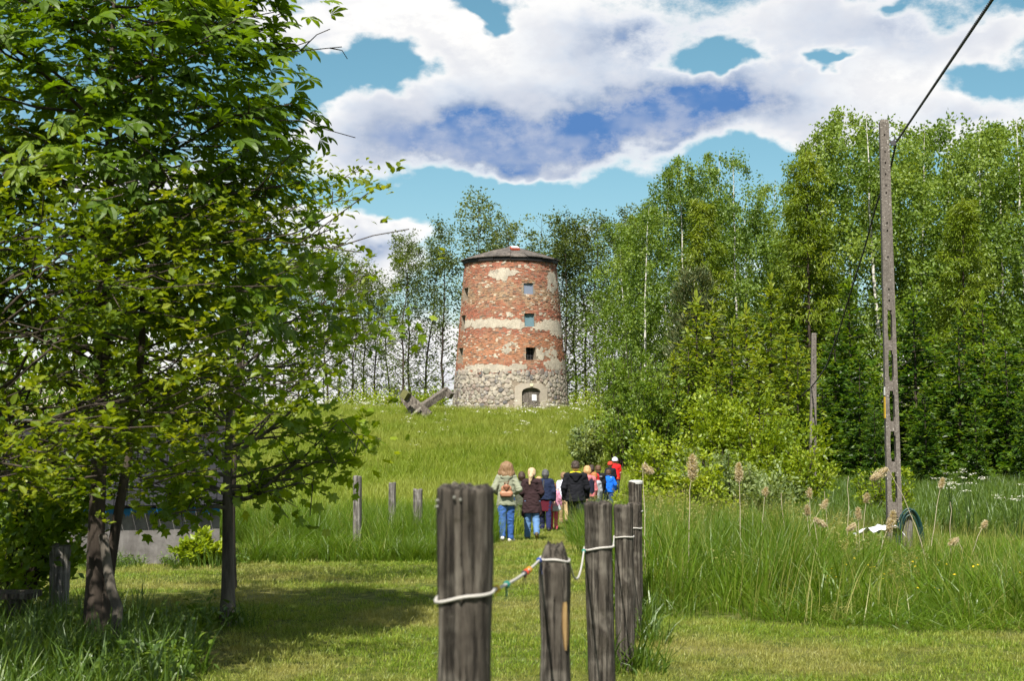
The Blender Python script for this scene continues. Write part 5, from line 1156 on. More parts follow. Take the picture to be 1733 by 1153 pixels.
    c2 = empty('overhead_cable', (0, 0, 0)); tag(c2, 'dark overhead cable sagging from the tall pole to the small far pole', 'cable')
    # the span to the far pole hangs in a deep curve; photo points with depth
    pts = [(1515, 246, 28), (1507, 285, 29.5), (1483, 345, 32), (1466, 410, 35), (1444, 480, 38.5), (1420, 560, 43), (1398, 622, 48), (1374, 655, 53.6), (1356, 670, 60)]
    Q = np.array([at(*q) for q in pts]); t = np.arange(len(Q)); tt = np.linspace(0, len(Q) - 1, 60); Qs = np.stack([np.interp(tt, t, Q[:, k]) for k in range(3)], -1)
    ker = np.array([1, 2, 3, 2, 1]) / 9; Qp = np.pad(Qs, ((2, 2), (0, 0)), mode='edge'); Qs = np.stack([np.convolve(Qp[:, k], ker, 'valid') for k in range(3)], -1); Qs[0] = Q[0]
    twist(Qs, .014, .014, .3, 'b', (c2, cb))
build_poles()

# ------------------------------------------------------------------ shed, bench, hose, sheet
def build_shed():
    Y = 23.0; a = at(30, 940, Y + .2); b = at(373, 930, Y); za = zg1(b.x, Y) - .1; zt = at(373, 862, Y).z
    o = empty('low_shed', ((a.x + b.x) / 2 - .05, Y, za), R(13)); tag(o, 'low grey shed with dripping blue paint under its dark roof, half hidden by the trees', 'shed')
    L = b.x - a.x; hw = L / 2; H = zt - za; D = 3.2
    m, g, out = newmat('shed_wall'); oc = objco(g); f = g.noise(oc, 5, 6, .65); f2 = g.noise(mapped(g, oc, (1, 1, .12)), 6, 4, .6)
    sp = g.add('ShaderNodeSeparateXYZ'); g.link(oc, sp.inputs[0])
    c = ramp(g, f, [(.3, (.09, .083, .08)), (.7, (.2, .19, .185))]); c = g.mix(g.m('MULTIPLY', g.ss(f2, .48, .64), .6), c, (.1, .092, .09))
    dn = g.noise(mapped(g, oc, (1, 0, 0)), 8, 4, .8); lim = g.m('SUBTRACT', H - .02, g.m('MULTIPLY', g.ss(dn, .3, .7), .15)); c = g.mix(g.ss(g.m('SUBTRACT', sp.outputs[2], lim), 0, .03), c, (.03, .16, .42))
    principled(g, out, c, .9, f, .5, .02, .15)
    mb = MB(); mb.box((0, .1, H / 2), (L, .2, H)); mb.build('front_wall', m, o)
    for s in (-1, 1): mb = MB(); mb.box((s * (hw - .1), .2 + (D - .2) / 2, H / 2), (.2, D - .2, H)); mb.build('side_wall', m, o)
    mb = MB(); mb.box((0, D + .1, H / 2), (L, .2, H)); mb.build('back_wall', m, o)
    sl = mat_flat('roof_slate', (.014, .014, .017), .6, .35, 4, .02, .6); rise = 1.3
    RF = empty('roof', (0, 0, H)); RF.parent = o; ncol, nrow = 18, 12; rg = random.Random(7)
    yh = D / 2 + .1; ln = math.hypot(yh + .25, rise); ang = math.atan2(rise, yh + .25); me = None; colw = (L + .3) / ncol
    from mathutils import Matrix
    mb = MB(); mb.box((0, 0, 0), (colw - .012, ln / nrow * 1.25, .022)); tile = mb.mesh('roof_tile', sl)
    for side in (1, -1):
        for r_ in range(nrow):
            for c_ in range(ncol):
                s = (r_ + .5) / nrow; y = -.25 + (yh + .25) * s; z = rise * s + .05 + .02
                if side < 0: y = D + .2 - y
                q = link('roof_tile', tile, RF, (-hw - .15 + colw * (c_ + .5), y, z + rg.uniform(-.006, .006)), (side * (ang - .06), 0, 0))
    mb = MB(); mb.add(np.array([(-hw, .0, H - H), (hw, 0, 0), (hw, yh, rise - .02), (-hw, yh, rise - .02), (-hw, 2 * yh, 0), (hw, 2 * yh, 0)]), [np.array([[0, 1, 2, 3], [3, 2, 5, 4]]), np.array([[0, 3, 4], [1, 5, 2]])]); mb.build('gable', m, RF, loc=(0, 0, .012))
    # pale metal ridge sheet
    mb = MB(); mb.box((0, yh, rise + .13), (L + .3, .3, .03)); mb.build('ridge_sheet', mat_flat('zinc', (.16, .16, .17), .5, .15, 5, metallic=.6), RF)
    # bench
    Y = 12.4; p = at(18, 1002, Y); z0 = zg1(p.x, Y); o = empty('wooden_bench', (p.x, Y, z0)); tag(o, 'small rough wooden bench at the left edge under the trees', 'bench'); h = p.z - z0
    mb = MB(); mb.box((-.25, 0, h - .025), (.95, .3, .05)); mb.build('seat', M['post_wood'], o)
    for x in (-.6, .06): mb = MB(); mb.box((x, 0, (h - .05) / 2 - .05), (.09, .24, h - .05 + .1)); mb.build('leg', M['post_wood'], o)
build_shed()
def build_hose():
    Y = 26.5; p = at(1534, 872, Y); z0 = zg1(p.x, Y); h = p.z - z0
    o = empty('short_post', (p.x, Y, z0)); tag(o, 'short grey post wrapped by the green hose at the pole foot', 'post'); link('timber', post_mesh('post', .11, h, 840, M['post_grey'], 0, .01, .04), o)
    hs = empty('garden_hose', (p.x, Y, z0 + h)); tag(hs, 'coiled dark green hose hanging over the short post', 'hose'); mt = mat_flat('hose_green', (.005, .035, .03), .45, .25, 20, spec=.5); rg = np.random.default_rng(31)
    mb = MB(); t = np.linspace(0, 2 * math.pi * 5, 200); k = t / (2 * math.pi)
    rx, rz = .2 + .03 * np.sin(k * 2.2), .55 + .06 * np.sin(k * 1.7 + 1)
    mb.tube(np.stack([rx * np.sin(t) + .03 + .02 * np.sin(k * 3), -.13 + .026 * (k - 2.5), -.52 + .03 + rz * np.cos(t)], -1), .019, 7); mb.build('coil', mt, hs, True)
    mb = MB(); mb.tube([(.2, -.1, -.6), (.25, -.12, -.95), (.4, -.2, -1.15), (.7, -.3, -1.2)], .019, 7); mb.build('loose_end', mt, hs, True)
    # crumpled white sheet in the grass
    for j, (px, py, Y, w, h_, lab) in enumerate([(1488, 905, 25.5, .85, .3, 'crumpled white plastic sheet in the grass left of the hose'), (1366, 968, 17.5, .3, .16, 'small white scrap half hidden in the tall grass')]):
        p = at(px, py, Y); n = 18; X, Yg = np.meshgrid(np.linspace(-w / 2, w / 2, n), np.linspace(-.3, .3, n)); Z = h_ * (1.6 * fbm(np.stack([X * 4, Yg * 4, X * 0 + j], -1), 3) - .3) * np.exp(-(X / w * 1.6) ** 2) + .25 * h_
        i = (np.arange(n - 1)[:, None] * n + np.arange(n - 1)[None]).ravel(); V = np.stack([X, Yg * .9, Z], -1).reshape(-1, 3); V2 = V - np.array([0, 0, .01]); F = np.stack([i, i + 1, i + 1 + n, i + n], -1)
        z0 = zg1(p.x, Y); V[:, 2] += p.z - z0 - h_ * .5; V2[:, 2] = -.05 if j == 0 else V[:, 2] - .12
        o = link('plastic_sheet', mesh_np('plastic_sheet', np.vstack([V, V2]), np.vstack([F, F[:, ::-1] + n * n]), mat_flat('white_plastic', (.6, .6, .64), .4, .1, 6)), None, (p.x, Y, z0)); tag(o, lab, 'sheet')
build_hose()

# ------------------------------------------------------------------ dry reeds with plumes
def build_reeds():
    spec = [  # photo base x, plume tip x, tip y, depth, plume length m, droop x
        (1092, 1088, 787, 16.5, .2, .06), (1163, 1172, 772, 16.5, .3, .02), (1255, 1250, 787, 17.5, .22, .03), (1283, 1296, 828, 19, .1, .0), (1372, 1370, 830, 19, .1, .01), (1345, 1398, 848, 20, .14, .05), (1372, 1366, 858, 18.5, .12, -.02), (1388, 1378, 876, 18, .14, .08),
        (1458, 1467, 838, 20, .12, .0), (1455, 1452, 862, 20.5, .16, -.04), (1452, 1448, 886, 19, .15, -.06), (1575, 1502, 792, 18, .26, -.12), (1572, 1595, 812, 20, .14, .0), (1480, 1512, 868, 17.5, .26, .03), (1636, 1622, 910, 19, .16, -.07), (1634, 1668, 884, 19, .1, .02), (1405, 1395, 832, 20, .0, 0), (1435, 1436, 806, 20, .0, 0), (1610, 1608, 850, 20, .0, 0), (1332, 1322, 835, 19, .0, 0)]
    st = mat_flat('reed_stem', (.4, .34, .24), .85, .25, 20); pl = mat_leaf('reed_plume', (.4, .33, .22), (.58, .5, .36), (.7, .63, .48), .5, .02)
    order = sorted(range(len(spec)), key=lambda q: spec[q][2 - 1])
    for k, (bx, tx, ty, Y, pl_l, dr) in enumerate(spec):
        rng = np.random.default_rng(900 + k); p = at(tx, ty, Y); b = at(bx, 950, Y); z0 = zg1(b.x, Y); tip = np.array([p.x - b.x, 0, p.z - z0])
        n = 9; s = np.linspace(0, 1, n)[:, None]; P = tip * s + np.array([(p.x - b.x) * .0, 0, 0]) + np.hstack([(s * s - s) * (p.x - b.x) * .6, s * 0, s * 0]); P[1:-1] += rng.normal(0, .006, (n - 2, 3))
        o = empty('dry_reed', (b.x, Y, z0)); lab = ('dry reed with feathery plume, ' if pl_l > 0 else 'bare broken reed stalk, ') + '%s tip from the left among the reeds' % ORD[order.index(k)]
        tag(o, lab, 'reed', 'dry reeds by the pond'); mb = MB(); mb.tube(P, np.linspace(.006, .0035, n), 5, False); mb.build('stem', st, o, True)
        if pl_l > 0:
            m = int(800 * pl_l / .15); u = rng.uniform(0, 1, m) ** .8; e = tip + np.array([dr, 0, .02]); side = np.array([dr / (pl_l + .01), 0, 0])
            A0 = tip - (tip - P[-2]) / np.linalg.norm(tip - P[-2]) * pl_l * .9 * (0 if abs(dr) > .05 else 1)
            ax = (tip + np.array([dr * 1.6, 0, -.02 - abs(dr) * .9])) - A0 if abs(dr) > .05 else tip - A0
            C = A0 + ax * u[:, None]; fat = (.01 + pl_l * .1) * np.sin(np.pi * np.clip(.12 + .85 * u, 0, 1))[:, None]; C = C + rng.normal(0, 1, (m, 3)) * fat * .6; C[:, 2] -= fat[:, 0] * .4
            A = unit(unit(ax) * .8 + rng.normal(0, .45, (m, 3)) + np.array([0, 0, -.25])); V, F = leaf_cloud(C, A, unit(rng.normal(0, 1, (m, 3))), rng.uniform(.02, .05, m), T_NARROW)
            link('plume', mesh_np('plume', V, F, pl, np.repeat(rng.uniform(0, 1, m), 4)), o)
    # cow parsley on the far bank
    for k, (px, py, Y, lab) in enumerate([(1640, 822, 33, 'white-flowered cow parsley on the far bank, right of the utility pole'), (1718, 838, 32, 'white-flowered cow parsley at the right edge on the far bank'), (1612, 818, 34, 'small white-flowered cow parsley close beside the utility pole')]):
        rng = np.random.default_rng(950 + k); p = at(px, py, Y); z0 = zg1(p.x, Y); h = p.z - z0; o = empty('cow_parsley', (p.x, Y, z0)); tag(o, lab, 'plant'); mb = MB(); P = []
        for q in range(9):
            t = np.array([rng.normal(0, .28), rng.normal(0, .2), h + rng.normal(0, .16)]); mb.tube([(0, 0, 0), (t[0] * .35, t[1] * .35, h * .6), t], [.01, .006, .003], 4, False); P.append(t + rng.normal(0, 1, (22, 3)) * np.array([.06, .06, .012]))
        mb.build('stem', M['grass_weed'], o); P = np.concatenate(P); V, F = leaf_cloud(P, unit(rng.normal(0, 1, P.shape) * np.array([1, 1, .2])), unit(np.array([0, -.3, 1.]) + rng.normal(0, .3, P.shape)), rng.uniform(.025, .045, len(P)), T_DIAMOND); link('flower', mesh_np('flower', V, F, M['flower_white'], np.repeat(rng.uniform(0, 1, len(P)), 4)), o)
build_reeds()
# ------------------------------------------------------------------ people: bodies and clothes as continuous surfaces
def surface_nets(f, lo, res):
    n = f.shape; ins = f < 0
    c = np.zeros((n[0] - 1, n[1] - 1, n[2] - 1, 3)); w = np.zeros(c.shape[:3])
    def sub(a, o): return a[o[0]:n[0] - 1 + o[0], o[1]:n[1] - 1 + o[1], o[2]:n[2] - 1 + o[2]]
    cor = [(i, j, k) for i in (0, 1) for j in (0, 1) for k in (0, 1)]
    for a in cor:
        for ax in range(3):
            if a[ax]: continue
            b = list(a); b[ax] = 1
            fa, fb = sub(f, a), sub(f, b); x = (fa < 0) != (fb < 0)
            t = np.where(x, fa / np.where(x, fa - fb, 1), 0); p = np.array(a, float) * np.ones(fa.shape + (3,)); p[..., ax] += t
            c += p * x[..., None]; w += x
    act = w > 0; idx = np.full(w.shape, -1); idx[act] = np.arange(act.sum())
    ijk = np.argwhere(act); V = lo + res * (ijk + c[act] / w[act][:, None]); F = []
    for ax in range(3):
        u, v = [(1, 2), (2, 0), (0, 1)][ax]
        s0 = [slice(None)] * 3; s1 = [slice(None)] * 3; s0[ax] = slice(0, -1); s1[ax] = slice(1, None)
        x = ins[tuple(s0)] != ins[tuple(s1)]; e = np.argwhere(x); fl = ins[tuple(s0)][x]
        ok = (e[:, u] > 0) & (e[:, v] > 0) & (e[:, u] < n[u] - 1) & (e[:, v] < n[v] - 1); e, fl = e[ok], fl[ok]
        q = []
        for (du, dv) in ((1, 1), (0, 1), (0, 0), (1, 0)):
            k = e.copy(); k[:, u] -= du; k[:, v] -= dv; q.append(idx[k[:, 0], k[:, 1], k[:, 2]])
        q = np.stack(q, -1); q[~fl] = q[~fl][:, ::-1]; F.append(q)
    return V, np.concatenate(F)
def sdf_mesh(name, prims, mat, res=.014, k=.03, cut=None, folds=0.0, fs=(9, 9, 14)):
    """prims: (a, b, ra, rb, fx, fy) rounded cones, smoothly united; cut(P) > 0 is removed"""
    lo = np.min([np.minimum(p[0], p[1]) - max(p[2], p[3]) * max(1, p[4], p[5]) for p in prims], 0) - 3 * res
    hi = np.max([np.maximum(p[0], p[1]) + max(p[2], p[3]) * max(1, p[4], p[5]) for p in prims], 0) + 3 * res
    n = np.ceil((hi - lo) / res).astype(int) + 1
    P = lo + res * np.stack(np.meshgrid(*[np.arange(q) for q in n], indexing='ij'), -1); P = P.astype(np.float32)
    d = None
    for (a, b, ra, rb, fx, fy) in prims:
        S = np.array([1 / fx, 1 / fy, 1]); pa = (P - np.asarray(a, np.float32)) * S.astype(np.float32); ba = ((np.asarray(b) - np.asarray(a)) * S).astype(np.float32)
        h = np.clip((pa @ ba) / max(1e-9, float(ba @ ba)), 0, 1); q = np.sqrt(((pa - h[..., None] * ba) ** 2).sum(-1)) - (ra + (rb - ra) * h)
        if d is None: d = q
        else:
            e = np.clip(.5 + .5 * (d - q) / k, 0, 1); d = d * (1 - e) + q * e - k * e * (1 - e)
    if cut is not None: d = np.maximum(d, cut(P))
    V, F = surface_nets(d.astype(float), lo, res)
    if folds:                                               # creases in cloth, locks in hair
        n_ = np.cross(V[F[:, 2]] - V[F[:, 0]], V[F[:, 3]] - V[F[:, 1]]); N = np.zeros_like(V)
        for c in range(4): np.add.at(N, F[:, c], n_)
        w = fbm(V * 3 + 5, 2)[:, None] * .12; V = V + unit(N) * folds * (1 - 2 * np.abs(fbm((V + w) * np.array(fs) + len(V) % 17, 2) - .5) * 2.2)[:, None]
    return mesh_np(name, V, F, mat, smooth=True)
A3 = lambda *v: np.array(v, float)
def leg(hip, k, swing, bend, turn=0.0, spread=.0):
    """hip joint, size factor, forward swing and knee bend in degrees -> knee, ankle, heel, toe"""
    s, b = R(swing), R(swing - bend); th, sh = .44 * k, .41 * k
    knee = hip + A3(spread * .5, th * math.sin(s), -th * math.cos(s)); ank = knee + A3(spread * .3, sh * math.sin(b), -sh * math.cos(b))
    f = b * .85 if bend > 30 else min(0, b * .45); d = A3(math.sin(turn) * math.cos(f), math.cos(turn) * math.cos(f), math.sin(f)); dn = A3(0, math.sin(f), -math.cos(f))
    heel = ank + dn * .055 * k - d * .045 * k; toe = ank + dn * .06 * k + d * .15 * k
    return knee, ank, heel, toe
M['skin'] = mat_flat('skin', (.55, .33, .24), .55, .08, 10, .001, .2, .35)
M['sole'] = mat_flat('shoe_sole', (.07, .062, .052), .8); M['eye'] = mat_flat('eye', (.04, .03, .02), .3)
def person(px, Y, h, label, name='person', rz=0.0, legs=((14, 4), (-10, 12)), arms=None, female=False, top=(.1, .1, .1), bottom=(.05, .1, .3), shoe=(.5, .5, .5), hair=(.1, .06, .03), hem=.86, sleeve=1.0, style='short', topn='jacket', botn='trousers', res=.015, head_turn=0.0, wide=1.0, flare=1.0, child=False, sole=None, legw=1.0, cut_leg=0.0):
    k = h / 1.75; x = at(px, 850, Y).x; z0 = zg1(x, Y)
    sw = (.155 if female else .175) * k * wide; hw = .088 * k
    hipL, hipR = A3(-hw, 0, .93 * k), A3(hw, 0, .93 * k)
    LL, LR = leg(hipL, k, *legs[0]), leg(hipR, k, *legs[1])
    low = min(LL[2][2], LL[3][2], LR[2][2], LR[3][2]) - .032 * k
    o = empty(name, (x, Y, z0 - low + .005), rz); tag(o, label, 'person', 'people walking up the path')
    def tr(p): return A3(*p)
    sL, sR = A3(-sw, -.005, 1.42 * k), A3(sw, -.005, 1.42 * k)
    if arms is None: arms = ((A3(-.05, -.07, -.27), A3(-.055, -.03, -.52)), (A3(.05, .03, -.28), A3(.05, .14, -.5)))
    eL, wL = sL + arms[0][0] * k, sL + arms[0][1] * k; eR, wR = sR + arms[1][0] * k, sR + arms[1][1] * k
    hs = 1.15 if child else 1.0                                # children have larger heads
    hc = A3(0, .012, 1.615) * k; 
    torso = [(A3(-.06, 0, .95) * k, A3(.06, 0, .95) * k, .112 * k, .112 * k, 1.05, .9), (A3(0, 0, 1.02) * k, A3(0, -.005, 1.16) * k, .118 * k, .12 * k, 1.1, .8), (A3(0, -.005, 1.2) * k, A3(0, -.01, 1.33) * k, .13 * k, .125 * k, 1.22 * wide, .82), (sL * A3(.8, 1, 1) - A3(0, 0, .02), sR * A3(.8, 1, 1) - A3(0, 0, .02), .07 * k, .07 * k, 1, 1)]
    armp = lambda e: [(sL - A3(0, 0, .02) * k, eL, (.052 + e) * k, (.043 + e) * k, 1, 1), (eL, wL, (.043 + e) * k, (.031 + e) * k, 1, 1), (sR - A3(0, 0, .02) * k, eR, (.052 + e) * k, (.043 + e) * k, 1, 1), (eR, wR, (.043 + e) * k, (.031 + e) * k, 1, 1)]
    legp = lambda e, e2: sum([[(hp, q[0], (.09 * legw + e) * k, (.06 * legw + e) * k, 1, 1), (q[0], q[1], (.06 * legw + e) * k, (.042 * legw + e2) * k, 1, 1)] for hp, q in ((hipL, LL), (hipR, LR))], [])
    head = [(A3(0, .0, 1.60) * k, A3(0, .012, 1.66) * k, .083 * k * hs, .083 * k * hs, .95, 1.12), (A3(0, .045, 1.56) * k, A3(0, .05, 1.575) * k, .052 * k * hs, .055 * k * hs, 1, 1), (A3(0, .1 * hs, 1.625) * k, A3(0, .112 * hs, 1.6) * k, .012 * k, .016 * k, 1, 1),
            (A3(-.084 * hs, .0, 1.6) * k, A3(-.086 * hs, -.005, 1.63) * k, .017 * k, .02 * k, .7, 1), (A3(.084 * hs, .0, 1.6) * k, A3(.086 * hs, -.005, 1.63) * k, .017 * k, .02 * k, .7, 1), (A3(0, -.01, 1.44) * k, A3(0, .005, 1.57) * k, .055 * k, .05 * k, 1, 1)]
    hands = []
    for e, w, sg in ((eL, wL, -1), (eR, wR, 1)):
        d = (w - e) / np.linalg.norm(w - e); pal = w + d * .075 * k; hands.append((w, pal, .03 * k, .034 * k, .62, 1.15))
    feet = [(q[2], q[3], .036 * k, .03 * k, 1.05, 1) for q in (LL, LR)]
    body = sdf_mesh('body', torso + armp(0) + legp(0, 0) + head + hands + feet, M['skin'], res * .93, .025 * k)
    # fingers, rooted inside the palms
    mb = MB()
    for e, w, sg in ((eL, wL, -1), (eR, wR, 1)):
        d = (w - e) / np.linalg.norm(w - e); pal = w + d * .08 * k; cr = np.cross(d, A3(1, 0, 0)); cr = cr / (np.linalg.norm(cr) + 1e-9); inn = A3(-sg, 0, 0)
        for q in range(4):
            b = pal + cr * (q - 1.5) * .02 * k; L = (.075, .085, .08, .062)[q] * k
            mb.tube(np.stack([b - d * .02 * k, b + d * L * .45 + inn * .006 * k, b + d * L * .75 + inn * .022 * k, b + d * L * .9 + inn * .042 * k]), [.010 * k, .0095 * k, .0085 * k, .006 * k], 6)
        b = w + d * .03 * k + cr * .03 * k; mb.tube(np.stack([b, b + cr * .028 * k + d * .03 * k, b + cr * .03 * k + d * .062 * k + inn * .012 * k]), [.012 * k, .011 * k, .007 * k], 6)
    fm = mb.mesh('fingers', M['skin'], True)
    import bmesh
    bm = bmesh.new(); bm.from_mesh(body); bm.from_mesh(fm); bm.to_mesh(body); bm.free(); bpy.data.meshes.remove(fm)
    bo = link('body', body, o)
    for sg in (-1, 1):
        mb = MB(); c = A3(sg * .032, .098 * hs, 1.63) * k; mb.tube(np.stack([c - A3(0, .01, 0) * k, c, c + A3(0, .006, 0) * k]), [.012 * k, .011 * k, .004 * k], 8); mb.build('eye', M['eye'], bo)
    # clothes
    tm = mat_fabric(topn + '_cloth', top); bm_ = mat_fabric(botn + '_cloth', bottom, 7)
    hz = hem * k; fl = flare
    tp = [(a, b, ra + .022 * k, rb + .022 * k, fx, fy) for a, b, ra, rb, fx, fy in torso[1:]] + [(A3(0, 0, hz) , A3(0, -.005, 1.12 * k), .165 * k * fl, .145 * k, 1.28, .95)]
    ar = armp(.02)
    if sleeve < .6: ar = [(ar[0][0], ar[0][0] + (ar[0][1] - ar[0][0]) * .7, ar[0][2], ar[0][3], 1, 1), (ar[2][0], ar[2][0] + (ar[2][1] - ar[2][0]) * .7, ar[2][2], ar[2][3], 1, 1)]
    tp += ar; neck = [(A3(0, -.012, 1.43) * k, A3(0, -.008, 1.485) * k, .078 * k, .068 * k, 1, 1)]
    cut = lambda P: np.where(np.abs(P[..., 0]) < sw + .02 * k, hz - P[..., 2], -1)
    t_ob = link(topn, sdf_mesh(topn, tp + neck, tm, res, .03 * k, cut, .012 * k), o)
    bt = [(A3(-.06, 0, .96) * k, A3(.06, 0, .96) * k, .112 * k, .112 * k, 1.05, .95)] + legp(.016, .022)
    kz = .47 * k
    b_ob = link(botn, sdf_mesh(botn, bt, bm_, res, .02 * k, None, .011 * k, (8, 8, 17)), o)
    sm_ = mat_flat('shoe', shoe, .6, .15, 20)
    for q in (LL, LR):
        s_ob = link('shoe', sdf_mesh('shoe', [(q[2], q[3], .046 * k, .038 * k, 1.05, 1), (q[1] - (q[1] - q[0]) * .0, q[2] * .4 + q[1] * .6, .05 * k, .048 * k, 1, 1)], sm_, res * .8, .02), o)
        d = (q[3] - q[2]) / np.linalg.norm(q[3] - q[2]); sd = A3(d[1], -d[0], 0); dn = np.cross(d, sd); dn = dn / np.linalg.norm(dn); dn = dn if dn[2] < 0 else -dn
        V = []; n_ = 8
        for lift in (.034, .05):
            for i in range(n_):
                a = 2 * math.pi * i / n_; V.append(q[2] * .5 + q[3] * .5 + d * math.cos(a) * .128 * k + sd * math.sin(a) * .042 * k + dn * lift * k)
        jj = np.arange(n_); j2 = (jj + 1) % n_; V += [q[2] * .5 + q[3] * .5 + dn * .05 * k]
        me = mesh_np('sole', np.array(V), [np.stack([jj, j2, n_ + j2, n_ + jj], -1), np.stack([n_ + jj, n_ + j2, np.full(n_, 2 * n_)], -1)], mat_flat('sole_rubber', sole, .8) if sole else M['sole']); recalc(me); link('sole', me, s_ob)
    # hair
    hm, g, out = newmat('hair'); f = g.noise(mapped(g, objco(g), (1, 1, .12)), 70, 4, .6); f2 = g.noise(objco(g), 9, 2, .5)
    c = g.mix(f, tuple(q * .45 for q in hair), tuple(min(1, q * 1.5) for q in hair)); principled(g, out, c, .55, f, .7, .012, .35)
    cap = [(A3(0, -.012, 1.615) * k, A3(0, -.002, 1.672) * k, .093 * k * hs, .09 * k * hs, 1.02, 1.14)]
    face = lambda P: np.maximum(P[..., 1] - .045 * k, -1) * 1.0 - np.clip((P[..., 2] - 1.66 * k) * 1.2, 0, .1)
    if style == 'short': cutf = lambda P: np.maximum(face(P), 1.595 * k - P[..., 2])
    else: cutf = face
    if style == 'bob': cap += [(A3(-.045, -.03, 1.64) * k, A3(.045, -.03, 1.65) * k, .088 * k, .088 * k, 1, 1), (A3(-.06, -.03, 1.62) * k, A3(-.115, -.03, 1.5) * k, .075 * k, .07 * k, 1, 1), (A3(.06, -.03, 1.62) * k, A3(.115, -.03, 1.5) * k, .075 * k, .07 * k, 1, 1), (A3(0, -.05, 1.6) * k, A3(0, -.075, 1.47) * k, .09 * k, .085 * k, 1.25, .8), (A3(-.07, -.08, 1.5) * k, A3(-.06, -.1, 1.45) * k, .05 * k, .04 * k, 1, 1), (A3(.08, -.08, 1.49) * k, A3(.09, -.1, 1.45) * k, .05 * k, .04 * k, 1, 1)]
    if style == 'chin': cap += [(A3(0, -.03, 1.6) * k, A3(0, -.03, 1.54) * k, .09 * k, .075 * k, 1.05, 1)]
    if style == 'long': cap += [(A3(0, -.05, 1.6) * k, A3(.01, -.1, 1.36) * k, .075 * k, .045 * k, 1.1, .7)]
    link('hair', sdf_mesh('hair', cap, hm, res * .8, .03 * k, cutf, (.013 if style == 'bob' else .008) * k, (34, 34, 7) if style != 'bob' else (38, 38, 9)), o)
    if style == 'tail': link('ponytail', sdf_mesh('ponytail', [(A3(-.015, -.1, 1.63) * k, A3(-.03, -.145, 1.56) * k, .03 * k, .042 * k, 1, 1), (A3(-.03, -.145, 1.56) * k, A3(-.05, -.15, 1.37) * k, .046 * k, .02 * k, 1.1, 1)], hm, res * .75, .02, None, .008 * k, (40, 40, 6)), o)
    return o, k, tm, dict(sL=sL, sR=sR, hc=hc)
def extra(o, name, prims, color, res=.013, k=.02, cut=None, mat=None):
    return link(name, sdf_mesh(name, prims, mat or mat_fabric(name + '_cloth', color), res, k, cut), o)
def cap_on(o, k, color, brim, hs=1.15):
    c = extra(o, 'cap', [(A3(0, -.005, 1.63) * k, A3(0, 0, 1.675) * k, .108 * k * hs, .104 * k * hs, 1.04, 1.16)], color, .012, .02, lambda P: 1.625 * k - P[..., 2])
    link('brim', sdf_mesh('brim', [(A3(-.05, .12, 1.645) * k, A3(.05, .12, 1.645) * k, .02 * k, .02 * k, 1, 3.0)], mat_fabric('brim_cloth', brim), .009, .02), c)
